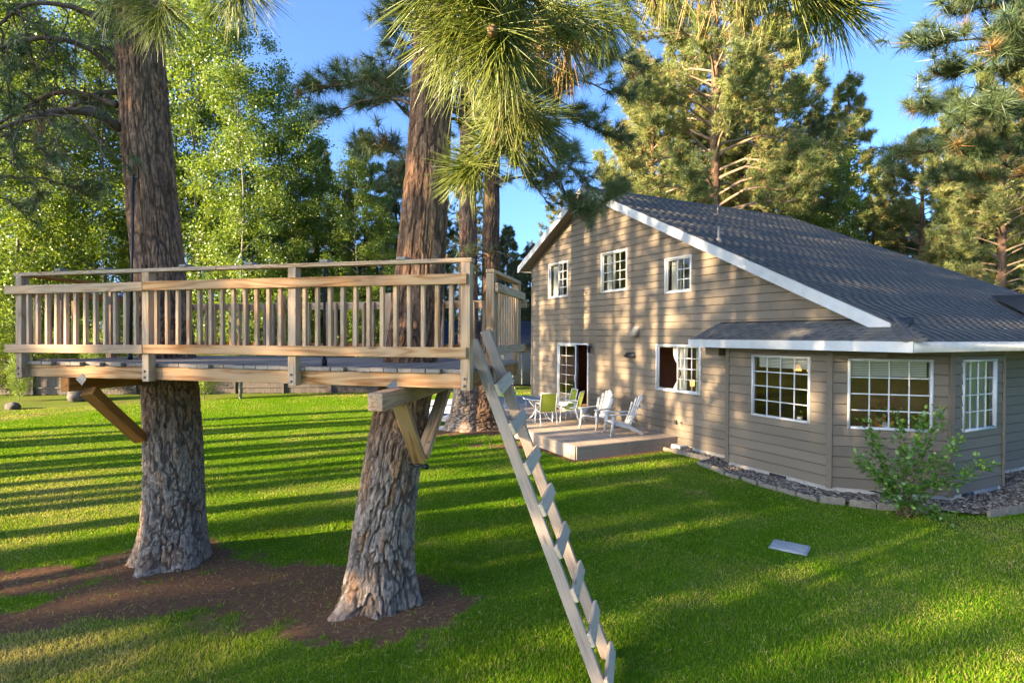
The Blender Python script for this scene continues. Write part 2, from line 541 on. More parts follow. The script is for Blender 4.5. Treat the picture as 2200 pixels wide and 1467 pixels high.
def leaf_mat(name, stops, tr=.35, gloss=.06, attr='tint'):
    m = NT(name)
    a = m.n('Attribute'); a.attribute_name = attr
    c = m.ramp(a.outputs['Fac'], stops)
    d = m.n('BsdfDiffuse'); t = m.n('BsdfTranslucent'); g = m.n('BsdfGlossy')
    g.inputs['Roughness'].default_value = .42
    g.inputs[0].default_value = (.9, .95, .9, 1)
    m.l(c, d.inputs[0])
    m.l(m.mix(.35, c, (.30, .36, .02)), t.inputs[0]) if tr > .3 else m.l(c, t.inputs[0])
    mx = m.n('MixShader'); mx.inputs[0].default_value = tr
    m.l(d.outputs[0], mx.inputs[1]); m.l(t.outputs[0], mx.inputs[2])
    m2 = m.n('MixShader'); m2.inputs[0].default_value = gloss
    m.l(mx.outputs[0], m2.inputs[1]); m.l(g.outputs[0], m2.inputs[2])
    m.l(m2.outputs[0], m.out.inputs['Surface'])
    return m.m
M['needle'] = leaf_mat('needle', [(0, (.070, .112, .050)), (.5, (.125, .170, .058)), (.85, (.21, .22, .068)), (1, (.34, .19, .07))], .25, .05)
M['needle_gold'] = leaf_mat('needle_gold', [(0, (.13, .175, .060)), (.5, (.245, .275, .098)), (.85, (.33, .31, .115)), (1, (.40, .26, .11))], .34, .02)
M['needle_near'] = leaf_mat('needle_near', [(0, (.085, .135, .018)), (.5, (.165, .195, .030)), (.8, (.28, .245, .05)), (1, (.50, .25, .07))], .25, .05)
M['aspen_leaf'] = leaf_mat('aspen_leaf', [(0, (.062, .140, .022)), (.5, (.145, .225, .032)), (1, (.33, .36, .055))], .45, .04)
M['shrub_leaf'] = leaf_mat('shrub_leaf', [(0, (.055, .155, .022)), (.6, (.11, .25, .032)), (1, (.26, .38, .06))], .32, .06)
M['house_plant'] = leaf_mat('house_plant', [(0, (.05, .11, .02)), (1, (.22, .30, .05))], .4, .05)
M['grass'] = leaf_mat('grass', [(0, (.038, .160, .007)), (.4, (.105, .252, .014)), (.68, (.26, .315, .036)), (1, (.48, .39, .15))], .40, .0)

def aspen_bark():
    m = NT('aspen_bark')
    f = m.noise(m.coords((3, 3, 26), rnd=True), 1.5, 4, .7)
    c = m.ramp(f, [(.36, (.05, .042, .034)), (.48, (.17, .16, .13)), (.8, (.26, .25, .21))])
    m.base(c); m.p(.8, .2)
    return m.m
M['aspen_bark'] = aspen_bark()

def ground_mat():
    m = NT('lawn_ground')
    dr = m.n('Attribute'); dr.attribute_name = 'dry'
    di = m.n('Attribute'); di.attribute_name = 'dirt'
    v = m.coords((1, 1, 1), rnd=False)
    f = m.noise(v, 22, 6, .75)
    f2 = m.noise(v, 3.2, 4, .6)
    green = m.ramp(f, [(.3, (.038, .115, .007)), (.7, (.105, .205, .014))])
    dry = m.ramp(f, [(.3, (.13, .105, .042)), (.7, (.30, .235, .10))])
    c = m.mix(dr.outputs['Fac'], green, dry)
    soil = m.ramp(f, [(.3, (.095, .05, .029)), (.6, (.19, .10, .058)), (.8, (.37, .24, .145))])
    straw = m.noise(m.coords((6, 40, 1), rnd=False), 2, 3, .7)
    soil = m.mix(m.math('MULTIPLY', m.ramp(straw, [(.56, (0, 0, 0)), (.7, (1, 1, 1))]), .5), soil, (.24, .165, .10))
    ed = m.math('ADD', di.outputs['Fac'], m.math('MULTIPLY', m.math('SUBTRACT', f, .5), .5))
    c = m.mix(m.ramp(ed, [(.38, (0, 0, 0)), (.58, (1, 1, 1))]), c, soil)
    m.base(c); m.p(1.0, .0)
    m.bump(m.math('ADD', f, m.math('MULTIPLY', f2, .6)), .8, .03)
    return m.m
M['ground'] = ground_mat()

def gravel_mat(name, stops):
    m = NT(name)
    a = m.n('Attribute'); a.attribute_name = 'tint'
    m.base(m.ramp(a.outputs['Fac'], stops)); m.p(.9, .2)
    return m.m
M['gravel'] = gravel_mat('gravel', [(0, (.09, .07, .055)), (.5, (.21, .165, .125)), (.85, (.34, .27, .21)), (1, (.46, .37, .28))])
M['bed'] = plain('bed', (.085, .066, .05), .95, .1, var=.5, scale=30)
M['soil_chip'] = gravel_mat('soil_chip', [(0, (.05, .035, .025)), (.7, (.13, .095, .07)), (1, (.30, .25, .20))])
# ---------------------------------------------------------------- ground
RNG = np.random.default_rng(7)
TREE_L, TREE_R, TREE_T = np.array([-4.46, 7.40]), np.array([-1.47, 6.32]), np.array([-1.2, 18.0])
DIRT = [(-4.45, 7.2, 1.05, .75), (-1.45, 6.22, .90, .72), (-3.0, 6.62, 1.7, .68), (-6.0, 6.85, 1.2, .42), (-4.2, 6.35, 1.0, .45),
        (-1.2, 17.7, 1.6, .9), (1.0, 15.5, 2.1, .35), (-5.4, 5.9, .8, .25)]
def dirt_at(x, y):
    d = np.zeros(np.shape(x))
    for cx, cy, rx, ry in DIRT:
        q = 1.25 - .75 * np.hypot((x - cx) / rx, (y - cy) / ry)
        d = np.maximum(d, q)
    edge = np.where(x < -16.9, 19.5 + (x + 17.6) * 4.5, np.where(x < -13.5, 22.9 + (x + 16.9) * 1.15, 27.0 + (x + 13.5) * .14))
    d = np.maximum(d, np.clip((y - edge) * 1.2, 0, 1) * .20)
    d = d + (fbm(x * 1.6, y * 1.6, 3) - .5) * .9 + (fbm(x * 7, y * 7, 5) - .5) * .6
    bx, by = -(x * GV[0] + y * GV[1]), x * HV[0] + y * HV[1]          # house frame
    near = np.clip(1 - np.abs(np.maximum(np.maximum(-18.9 - bx, bx + 11.5), 0) + np.maximum(7.5 - by, 0)) / .28, 0, 1)
    d = np.maximum(d, near * .8)
    return np.clip(d, 0, 1)
def dry_at(x, y):
    d = .30 * fbm(x * .35, y * .35, 11) + .8 * np.maximum(fbm(x * 1.1, y * 1.1, 12) - .47, 0) + .5 * np.maximum(fbm(x * 3.1, y * 3.1, 13) - .55, 0)
    d = d + .65 * np.exp(-(((x + 4.9) / 2.2) ** 2 + ((y - 5.3) / .75) ** 2))
    d = d + .32 * np.exp(-(((x - 7.5) / 1.7) ** 2 + ((y - 7.6) / 1.5) ** 2)) + .15 * np.exp(-(((x - 5.2) / 1.5) ** 2 + ((y - 5.2) / .8) ** 2))
    d = d + .40 * np.exp(-(((x + 9) / 3) ** 2 + ((y - 10) / 2.2) ** 2))
    edge = np.where(x < -16.9, 19.5 + (x + 17.6) * 4.5, np.where(x < -13.5, 22.9 + (x + 16.9) * 1.15, 27.0 + (x + 13.5) * .14))
    d = d + np.clip((y - edge) * .9, 0, .28)
    return np.clip(d - .08, 0, 1)
def ground_z(x, y):
    z = .05 * (fbm(x * .25, y * .25, 21) - .5)
    for c, a, r in ((TREE_L, .09, 1.3), (TREE_R, .10, 1.1), (TREE_T, .10, 1.5)):
        z = z + a * np.exp(-((x - c[0]) ** 2 + (y - c[1]) ** 2) / r ** 2)
    z = z + (fbm(x * 3, y * 3, 23) - .5) * .03 * dirt_at(x, y)
    return z
_xs = np.concatenate([[-900, -400, -200, -110, -70, -50], np.arange(-34, -8.01, .5), np.arange(-8, 11.01, .14), np.arange(11.5, 24, .8), [30, 40, 60, 110, 200, 400, 900]])
_ys = np.concatenate([[-900, -400, -200, -100, -60, -35, -20, -10, -4], np.arange(0, 3.5, .5), np.arange(3.6, 10.01, .13), np.arange(10.2, 31, .25), np.arange(32, 60, 4), [70, 100, 160, 300, 600, 900]])
_X, _Y = np.meshgrid(_xs, _ys)
_x, _y = _X.ravel(), _Y.ravel()
_far = (np.abs(_x) > 34) | (_y > 45) | (_y < -4)
_z = np.where(_far, 0, ground_z(_x, _y))
_nx = len(_xs)
_i = (np.arange(len(_ys) - 1)[:, None] * _nx + np.arange(_nx - 1)[None, :]).ravel()
tag(obj('lawn', np_mesh('lawn', np.stack([_x, _y, _z], 1), np.stack([_i, _i + 1, _i + _nx + 1, _i + _nx], 1), M['ground'], True,
        {'dry': dry_at(_x, _y), 'dirt': dirt_at(_x, _y)})), 'mown green lawn with dry patches and bare soil round the tree trunks', kind='structure')

# gravel bed along the foundation (house frame corner points)
BED = [(-11.62, 10.46), (-10.02, 10.52), (-9.92, 9.98), (-8.9, 9.76), (-7.95, 9.70), (-6.75, 9.76), (-6.0, 10.30), (-5.5, 10.85), (-4.95, 11.4), (-4.8, 12.2), (-4.75, 13.2), (-4.7, 16), (-4.7, 21)]
HOUSE_LINE = [(-6.2, 21), (-6.2, 13.8), (-5.6, 13.8), (-5.6, 11.9), (-7.0, 10.5), (-9.5, 10.5), (-9.5, 10.9), (-11.62, 10.9)]
def inpoly(px, py, poly):
    r = np.zeros(np.shape(px), bool)
    j = len(poly) - 1
    for i in range(len(poly)):
        (xi, yi), (xj, yj) = poly[i], poly[j]
        r ^= ((yi > py) != (yj > py)) & (px < (xj - xi) * (py - yi) / (yj - yi + 1e-12) + xi)
        j = i
    return r
BEDPOLY = BED + HOUSE_LINE
tag(obj('gravel_bed', mesh('gravel_bed', [(x, y, .045) for x, y in BEDPOLY], [list(range(len(BEDPOLY)))], M['bed']), None, HF), kind='structure')

def house_xy(x, y): return -(x * GV[0] + y * GV[1]), x * HV[0] + y * HV[1]
def blocked(x, y):
    bx, by = house_xy(x, y)
    b = (bx > -19.9) & (bx < -6) & (by > 10.8) & (by < 21)
    b |= (bx > -18.75) & (bx < -11.55) & (by > 7.55) & (by < 11)
    b |= inpoly(bx, by, BEDPOLY)
    for c, r in ((TREE_L, .45), (TREE_R, .42), (TREE_T, .6)):
        b |= np.hypot(x - c[0], y - c[1]) < r
    b |= inpoly(x, y, [(3.80, 8.24), (4.15, 8.40), (4.27, 7.97), (3.90, 7.80)])
    return b

# grass: blades over the whole lawn, thinner on the ground farther off
_n = 800000
_r = 4.0 * (30 / 4.0) ** RNG.random(_n)
_a = np.radians(RNG.uniform(-58, 52, _n))
_x, _y = _r * np.sin(_a), _r * np.cos(_a)
_d, _dr = dirt_at(_x, _y), dry_at(_x, _y)
_keep = ~blocked(_x, _y) & (RNG.random(_n) > np.clip((_d - .25) * 3.2, 0, .985)) & (_y < 30)
_x, _y, _r, _dr, _d = _x[_keep], _y[_keep], _r[_keep], _dr[_keep], _d[_keep]
_k = len(_x)
_z = ground_z(_x, _y)
_hh = RNG.uniform(.016, .040, _k) * np.clip(1 + 1.5 * (fbm(_x * 2.2, _y * 2.2, 31) - .5), .5, 1.7) * np.where(_d > .3, 1.35, 1)
_w = .0040 * (_r / 5.0) ** .8 * RNG.uniform(.7, 1.3, _k)
_th = RNG.uniform(0, 2 * np.pi, _k)
_ln = RNG.uniform(.1, .9, _k) * _hh
_p = RNG.uniform(0, 2 * np.pi, _k)
_V = np.empty((_k, 3, 3))
_V[:, 0] = np.stack([_x - np.cos(_th) * _w, _y - np.sin(_th) * _w, _z - .004], 1)
_V[:, 1] = np.stack([_x + np.cos(_th) * _w, _y + np.sin(_th) * _w, _z - .004], 1)
_V[:, 2] = np.stack([_x + np.cos(_p) * _ln, _y + np.sin(_p) * _ln, _z + _hh], 1)
_t = np.clip(_dr * .9 + RNG.normal(.28, .15, _k), 0, 1)
_t = np.where(RNG.random(_k) < .05 + .25 * _dr, np.clip(_t + .4, 0, 1), _t)
tag(obj('grass', np_mesh('grass', _V.reshape(-1, 3), np.arange(_k * 3).reshape(-1, 3), M['grass'], False, {'tint': np.repeat(_t, 3)})),
    'short mown grass blades covering the lawn', 'grass', kind='stuff')

# dry straw and pine needles lying on the bare soil and in the lawn
def ico_rock(rng, n=1):
    t = (1 + 5 ** .5) / 2
    V = np.array([(-1, t, 0), (1, t, 0), (-1, -t, 0), (1, -t, 0), (0, -1, t), (0, 1, t), (0, -1, -t), (0, 1, -t), (t, 0, -1), (t, 0, 1), (-t, 0, -1), (-t, 0, 1)]) / 1.9
    Fc = np.array([(0, 11, 5), (0, 5, 1), (0, 1, 7), (0, 7, 10), (0, 10, 11), (1, 5, 9), (5, 11, 4), (11, 10, 2), (10, 7, 6), (7, 1, 8), (3, 9, 4), (3, 4, 2), (3, 2, 6), (3, 6, 8), (3, 8, 9), (4, 9, 5), (2, 4, 11), (6, 2, 10), (8, 6, 7), (9, 8, 1)])
    return V, Fc
def pebbles(name, pts, smin, smax, mat, label, cat, seed):
    rng = np.random.default_rng(seed)
    V0, F0 = ico_rock(rng)
    k = len(pts)
    s = rng.uniform(smin, smax, k) * np.where(rng.random(k) < .1, 1.6, 1)
    a = rng.uniform(0, 6.3, k)
    V = V0[None] * (1 + rng.uniform(-.22, .22, (k, 12, 1))) * np.stack([s, s * rng.uniform(.5, 1, k), s * rng.uniform(.3, .6, k)], 1)[:, None, :]
    c, sn = np.cos(a)[:, None], np.sin(a)[:, None]
    V = np.stack([V[..., 0] * c - V[..., 1] * sn, V[..., 0] * sn + V[..., 1] * c, V[..., 2]], 2) + pts[:, None, :]
    Fc = F0[None] + (np.arange(k) * 12)[:, None, None]
    tag(obj(name, np_mesh(name, V.reshape(-1, 3), Fc.reshape(-1, 3), mat, False, {'tint': np.repeat(rng.random(k) ** 1.3, 12)})), label, cat, kind='stuff')
_q = RNG.uniform((-11.7, 9.6), (-4.6, 19), (30000, 2))
_q = _q[inpoly(_q[:, 0], _q[:, 1], BEDPOLY)][:7500]
_g = np.array([hs(a, b, .05) for a, b in _q])
pebbles('gravel', _g, .018, .042, M['gravel'], 'grey brown gravel filling the bed along the house foundation', 'gravel', 3)
_q = np.stack([RNG.uniform(-7, -.3, 5000), RNG.uniform(5.3, 8.4, 5000)], 1)
_q = _q[dirt_at(_q[:, 0], _q[:, 1]) > .55][:900]
pebbles('soil_crumbs', np.column_stack([_q, ground_z(_q[:, 0], _q[:, 1])]), .005, .013, M['soil_chip'], 'small bark chips and pebbles scattered on the bare soil', 'chips', 4)
# fallen needles
_k = 9000
_x, _y = RNG.uniform(-8, 9, _k), RNG.uniform(4.8, 12, _k)
_sel = ~blocked(_x, _y) & (RNG.random(_k) < .12 + .88 * np.clip(dirt_at(_x, _y) * 1.3, 0, 1))
_x, _y = _x[_sel], _y[_sel]; _k = len(_x)
_th, _ln = RNG.uniform(0, 6.3, _k), RNG.uniform(.05, .13, _k)
_z = ground_z(_x, _y) + np.where(dirt_at(_x, _y) > .4, .012, .045)
_V = np.empty((_k, 3, 3))
_nx_, _ny_ = -np.sin(_th) * .004, np.cos(_th) * .004
_V[:, 0] = np.stack([_x - _nx_, _y - _ny_, _z], 1); _V[:, 1] = np.stack([_x + _nx_, _y + _ny_, _z], 1)
_V[:, 2] = np.stack([_x + np.cos(_th) * _ln, _y + np.sin(_th) * _ln, _z + RNG.uniform(-.004, .012, _k)], 1)
tag(obj('fallen_needles', np_mesh('fallen_needles', _V.reshape(-1, 3), np.arange(_k * 3).reshape(-1, 3), M['grass'], False, {'tint': np.full(_k * 3, .97)})),
    'dry pine needles fallen on soil and lawn', 'needles', kind='stuff')

# scalloped concrete edging blocks
def edging_me(L):
    n, prof = 15, []
    for i in range(n):
        t = i / (n - 1)
        prof.append((t * L - L / 2, .115 + .028 * abs(math.sin(t * math.pi * 3))))
    V = [(x, y, z) for x, zt in prof for (y, z) in ((-.028, -.05), (-.028, zt), (.028, zt), (.028, -.05))]
    Fc = []
    for i in range(n - 1):
        a, b = i * 4, i * 4 + 4
        Fc += [(a, b, b + 1, a + 1), (a + 1, b + 1, b + 2, a + 2), (a + 2, b + 2, b + 3, a + 3)]
    Fc += [(0, 1, 2, 3), tuple(4 * (n - 1) + k for k in (3, 2, 1, 0))]
    return mesh('edging_block', V, Fc, M['edging'])
edg = thing('garden_edging', 'low scalloped concrete edging around the gravel bed below the bay windows', 'edging', hs(-8, 9.8, 0))
_em = edging_me(.40)
def run_edging(pts, skip=()):
    P = [np.array(p) for p in pts]
    k = 0
    for a, b in zip(P[:-1], P[1:]):
        n = max(1, int(round(np.linalg.norm(b - a) / .41)))
        for i in range(n):
            c = a + (b - a) * (i + .5) / n
            d = b - a
            k += 1
            if k in skip: continue
            rz = math.atan2(d[1], d[0]) + RNG.uniform(-.06, .06)
            Wm = HF @ Matrix.Translation((c[0], c[1], RNG.uniform(-.05, .010))) @ Matrix.Rotation(rz, 4, 'Z') @ Matrix.Rotation(RNG.uniform(-.1, .1), 4, 'X')
            obj('edging_block', _em, edg, Wm)
run_edging([(-11.55, 10.36), (-10.0, 10.46)])
run_edging([(-10.0, 10.46), (-9.9, 9.95), (-8.9, 9.71), (-7.95, 9.65), (-6.7, 9.70), (-5.95, 10.27), (-5.45, 10.8)])
run_edging([(-4.85, 11.5), (-4.72, 12.3), (-4.68, 13.4)])

# utility box lid set in the lawn
uc = thing('utility_cover', 'grey plastic utility box lid lying flush in the lawn', 'utility cover', (4.03, 8.1, 0))
_c = np.array([(3.83, 8.25), (4.15, 8.36), (4.24, 7.97), (3.90, 7.81)])
box('lid', (4.03, 8.1, .018), (.36, .46, .014), M['cover_plastic'], uc, c=.008, rz=-.62 + math.pi / 2)
box('rim', (4.03, 8.1, .008), (.40, .50, .014), M['cover_plastic'], uc, c=.008, rz=-.62 + math.pi / 2)
# ---------------------------------------------------------------- house
WALL_Y = 10.877
XL, XR, XA = -19.82, -6.15, -15.67
def roof_z(x): return np.where(x >= XA, 3.0 + .4795 * (-x - 5.2), 8.02 - .474 * (XA - x))
TH = .16
def gR(z): return min(XR, -((z + TH - 3.0) / .4795 + 5.2))
def gL(z): return max(XL, XA - (8.02 - TH - z) / .474)
house = thing('house', 'taupe two-storey gabled house with white trim, dark shingle roof and corner bay', 'house', hs(-13, 15.5), HRZ)

def siding(W, parent, Lf, Rf, z0, z1, ops, exp=.203, seams=True, rng=random.Random(3)):
    """lapped boards, one object a row piece, cut round the openings (x0, x1, za, zb)"""
    z = z0
    row = 0
    while z < z1 - .02:
        zt = min(z + exp, z1)
        la, ra, lb, rb = Lf(z), Rf(z), Lf(zt), Rf(zt)
        segs = [(la, ra, lb, rb, z, zt)]
        for (x0, x1, za, zb) in ops:
            new = []
            for (a, b, c, d, p, q) in segs:
                if q <= za or p >= zb or x1 <= a or x0 >= b: new.append((a, b, c, d, p, q)); continue
                if x0 > a: new.append((a, x0, c, x0, p, q))
                if x1 < b: new.append((x1, b, x1, d, p, q))
                if za > p: new.append((max(a, x0), min(b, x1), max(c, x0), min(d, x1), p, za))
                if zb < q: new.append((max(a, x0), min(b, x1), max(c, x0), min(d, x1), zb, q))
            segs = new
        out = []
        for s in segs:
            a_, c_ = s[0], s[2]
            while seams and s[1] - a_ > 4.2:
                k = a_ + rng.uniform(2.2, 3.6)
                out.append((a_, k - .002, c_, k - .002, s[4], s[5]))
                a_ = c_ = k + .002
            out.append((a_, s[1], c_, s[3], s[4], s[5]))
        for (a, b, c, d, p, q) in out:
            if b - a < .015 and d - c < .015: continue
            t0 = .026 - .016 * (p - z) / exp
            t1 = .026 - .016 * (q - z) / exp
            qq = q - (.015 if q == zt else 0)
            V = [(a, -t0, p), (b, -t0, p), (d, -t1, qq), (c, -t1, qq), (a, .016, p), (b, .016, p), (d, .016, qq), (c, .016, qq)]
            me = mesh('siding_board', V, [(0, 1, 2, 3), (0, 4, 5, 1), (1, 5, 6, 2), (3, 2, 6, 7), (0, 3, 7, 4), (4, 7, 6, 5)], M['siding'])
            obj('siding_board', me, parent, W)
        z = zt
        row += 1

def panel(name, W, parent, breaks, top, z0, ops, mat, y=.018):
    """the sheet behind the boards, with the openings left out"""
    mb = MB()
    xs = sorted(set(breaks + [x for o in ops for x in o[:2]]))
    xs = [x for x in xs if breaks[0] <= x <= breaks[-1]]
    for a, b in zip(xs[:-1], xs[1:]):
        m = (a + b) / 2
        zs = [z0]
        for o in sorted(ops, key=lambda o: o[2]):
            if o[0] < m < o[1]: zs += [o[2], o[3]]
        zs.append(None)
        for p, q in zip(zs[::2], zs[1::2]):
            qa, qb = (top(a + 1e-6), top(b - 1e-6)) if q is None else (q, q)
            mb.add([(a, y, p), (b, y, p), (b, y, qb), (a, y, qa), (a, y + .1, p), (b, y + .1, p), (b, y + .1, qb), (a, y + .1, qa)],
                   np.array([(0, 1, 2, 3), (4, 7, 6, 5), (0, 4, 5, 1), (3, 2, 6, 7), (0, 3, 7, 4), (1, 5, 6, 2)]))
    return mb.build(name, mat, parent, W)

def ring(x0, x1, z0, z1, b, y0, y1):
    mb = MB()
    mb.box((x0, y0, z0), (x0 + b, y1, z1)); mb.box((x1 - b, y0, z0), (x1, y1, z1))
    mb.box((x0 + b, y0, z0), (x1 - b, y1, z0 + b)); mb.box((x0 + b, y0, z1 - b), (x1 - b, y1, z1))
    return mb

def grid(win, W, x0, x1, z0, z1, nc, nr, y=.012, w=.022):
    for i in range(1, nc):
        x = x0 + (x1 - x0) * i / nc
        box('muntin', (x, y, (z0 + z1) / 2), (w, .022, z1 - z0), M['vinyl'], win, W, c=.002)
    for j in range(1, nr):
        z = z0 + (z1 - z0) * j / nr
        box('muntin', ((x0 + x1) / 2, y + .002, z), (x1 - x0, .02, w), M['vinyl'], win, W, c=.002)

def pane(win, W, x0, x1, z0, z1, y=.022):
    obj('pane', mesh('pane', [(x0, y, z0), (x1, y, z0), (x1, y, z1), (x0, y, z1)], [(0, 1, 2, 3)], M['glass']), win, W)

def window(W, x0, x1, z0, z1, left=None, right=None, split=.5, whole=None, b=.05, label=None):
    win = ring(x0, x1, z0, z1, b, -.04, .075).build('window', M['vinyl'], house, W)
    if label: win['label'] = label
    xi0, xi1, zi0, zi1 = x0 + b, x1 - b, z0 + b, z1 - b
    if whole:
        pane(win, W, xi0, xi1, zi0, zi1)
        grid(win, W, xi0, xi1, zi0, zi1, *whole)
        return win
    xm = xi0 + (xi1 - xi0) * split
    for (a, c, spec, y) in ((xi0, xm + .02, left, .03), (xm - .02, xi1, right, 0.0)):
        ring(a, c, zi0, zi1, .03, y - .015, y + .02).build('sash', M['vinyl'], win, W)
        if spec == 'open': continue
        pane(win, W, a + .03, c - .03, zi0 + .03, zi1 - .03, y + .008)
        if isinstance(spec, tuple): grid(win, W, a + .03, c - .03, zi0 + .03, zi1 - .03, *spec, y=y)
    return win

GW = HF @ Matrix.Translation((0, WALL_Y, 0))
W1, W2, W3 = (-18.50, -17.13, 4.46, 5.77), (-15.12, -13.77, 4.45, 5.74), (-12.11, -11.09, 4.23, 5.21)
LW, DR = (-12.45, -10.75, 1.53, 2.83), (-17.83, -15.82, .52, 2.79)
OPS = [W1, W2, W3, LW, DR]
gable = panel('wall', GW, house, [XL, XA, -9.48, XR], lambda x: float(roof_z(np.array(x))) - TH - .003, .12, [W1, W2, W3, LW, DR, (-9.48, XR, .12, 2.82)], M['trim_taupe'])
gable['label'] = 'gable wall clad in taupe lap siding'
siding(GW, gable, gL, lambda z: gR(z) if z > 2.6 else -9.46, .14, 7.84, OPS, .195)
window(GW, *W1, left='plain', right=(2, 4), split=.52)
window(GW, *W2, left=(2, 4), right=(2, 4), split=.5)
window(GW, *W3, left='plain', right=(2, 3), split=.48)
window(GW, *LW, left='open', right=(3, 4), split=.5)
# sliding door, right leaf slid open behind the left
dw = ring(*DR, .05, -.04, .10).build('sliding_door', M['vinyl'], house, GW)
dw['label'] = 'white framed sliding glass door standing half open'
ring(-17.78, -16.62, .57, 2.74, .055, 0.0, .03).build('door_leaf', M['vinyl'], dw, GW)
pane(dw, GW, -17.72, -16.68, .63, 2.68, .012)
grid(dw, GW, -17.72, -16.80, .63, 2.68, 2, 6, y=.006, w=.010)
ring(-17.66, -16.56, .57, 2.74, .055, .045, .075).build('door_leaf', M['dark_bronze'], dw, GW)
box('door_handle', (-16.66, -.02, 1.55), (.03, .04, .24), M['vinyl'], dw, GW)
for k in range(5): box('hinge_knob', (-16.60, .005, .85 + k * .40), (.03, .03, .03), M['vinyl'], dw, GW)
box('threshold', (-16.83, -.07, .485), (2.05, .14, .06), M['white_paint'], house, GW)
box('door_step', (-16.5, -.08, .40), (1.9, .13, .11), M['deck_wood'], house, GW)

# corner bay
def wall_frame(x, y, ang):
    return HF @ Matrix.Translation((x, y, 0)) @ Matrix.Rotation(ang, 4, 'Z')
NZ0, NZ1 = .14, 2.80
F1 = wall_frame(-9.48, 10.44, 0); F2 = wall_frame(-6.98, 10.44, math.pi / 4); F3 = wall_frame(-5.58, 11.84, math.pi / 2)
F0 = wall_frame(-9.48, WALL_Y, -math.pi / 2); F4 = wall_frame(XR, 13.72, math.pi / 2); F5 = wall_frame(-5.58, 13.72, math.pi)
bay = [(F1, 2.50, [(.69, 2.10, 1.30, 2.645)]), (F2, 1.98, [(.30, 1.69, 1.29, 2.637)]), (F3, 1.88, [(.35, 1.58, 1.28, 2.634)]), (F0, .437, []), (F5, .57, []), (F4, 6.8, [])]
for i, (Wf, Lw, ops) in enumerate(bay):
    wl_ = panel('wall', Wf, house, [0.0, Lw], lambda x: 2.82, .12, ops, M['trim_taupe'])
    siding(Wf, wl_, lambda z: .045 if i < 3 else 0.0, lambda z, L=Lw: L - (.045 if i < 3 else 0), NZ0, NZ1 - .09, ops, seams=i == 5, rng=random.Random(10 + i))
    box('frieze_board', (Lw / 2, -.010, NZ1 - .045), (Lw - .01, .045, .085), M['trim_taupe'], house, Wf)
    for (a, b_, c_, d_) in ops:
        window(Wf, a, b_, c_, d_, whole=(4, 4), b=.045)
    f = MB(); f.box((0.0, .012, -.2), (Lw, .12, .14)); f.build('foundation', M['concrete'], house, Wf)
f = MB(); f.box((XL, .012, -.2), (-9.48, .12, .14)); f.build('foundation', M['concrete'], house, GW)
for (Wf, xc) in ((GW, -11.25), (F1, 1.35), (F3, .62)):
    v_ = MB(); v_.box((xc - .2, -.006, -.02), (xc + .2, .03, .115)); v_.build('foundation_vent', M['black_metal'], house, Wf)
    for q in range(3): box('vent_louvre', (xc, -.012, .02 + q * .035), (.38, .012, .008), M['dark_bronze'], house, Wf, c=.001)
# corner boards
for (x, y, ang) in ((-9.48, 10.44, 0), (-6.98, 10.44, math.pi / 8), (-5.58, 11.84, math.pi * 3 / 8), (-5.58, 13.72, math.pi * .75)):
    Wc = wall_frame(x, y, ang)
    box('corner_board', (0, -.008, 1.44), (.105, .05, 2.66), M['trim_taupe'], house, Wc)
box('corner_board', (XL + .03, -.014, 2.95), (.09, .04, 5.66), M['trim_taupe'], house, GW)

# roofs ------------------------------------------------------------
EAVE_X, EAVE_Y, RAKE_Y, FAR_Y = -5.2, 9.85, 10.45, 20.7
SLOPE = math.atan(.4795)
rf = MB()
def slab(pts, t=.10):
    n = len(pts)
    V = [(*p,) for p in pts] + [(p[0], p[1], p[2] - t) for p in pts]
    rf.add(V, [np.array([tuple(range(n))]), np.array([tuple(range(2 * n - 1, n - 1, -1))]), np.array([(i, n + i, n + (i + 1) % n, (i + 1) % n) for i in range(n)])])
zr = lambda x: float(roof_z(np.array(x))) - .012
HIPX = -5.2 - .41 * .6 / .4795
slab([(EAVE_X, EAVE_Y, zr(EAVE_X)), (EAVE_X, FAR_Y, zr(EAVE_X)), (XA, FAR_Y, zr(XA)), (XA, RAKE_Y, zr(XA)), (HIPX, RAKE_Y, zr(HIPX))])
slab([(XA, RAKE_Y, zr(XA)), (XA, FAR_Y, zr(XA)), (-20.25, FAR_Y, zr(-20.25)), (-20.25, RAKE_Y, zr(-20.25))])
roof = rf.build('roof', M['shingle'], house, HF)
pf = MB(); rf = pf
slab([(-10.1, EAVE_Y, 2.988), (EAVE_X, EAVE_Y, 2.988), (HIPX, RAKE_Y, 2.988 + .41 * .6), (HIPX, WALL_Y, 2.988 + .41 * (WALL_Y - EAVE_Y)), (-10.1, WALL_Y, 2.988 + .41 * (WALL_Y - EAVE_Y))])
pent = pf.build('pent_roof', M['shingle'], house, HF)
def tab_arr(w, exp):
    """one shingle in a plane: x across, y up the slope, lifted at its lower edge"""
    V = np.array([(-w / 2, 0, 0), (w / 2, 0, 0), (w / 2, exp * 1.25, 0), (-w / 2, exp * 1.25, 0), (-w / 2, 0, .007), (w / 2, 0, .007), (w / 2, exp * 1.25, .002), (-w / 2, exp * 1.25, .002)])
    Fc = np.array([(0, 1, 5, 4), (4, 5, 6, 7), (0, 4, 7, 3), (1, 2, 6, 5)])
    return V, Fc
EXP, TW = .142, .30
def plane_frame(org, xdir, updir):
    x, y = Vector(xdir).normalized(), Vector(updir).normalized()
    z = x.cross(y)
    return Matrix(((x.x, y.x, z.x, org[0]), (x.y, y.y, z.y, org[1]), (x.z, y.z, z.z, org[2]), (0, 0, 0, 1)))
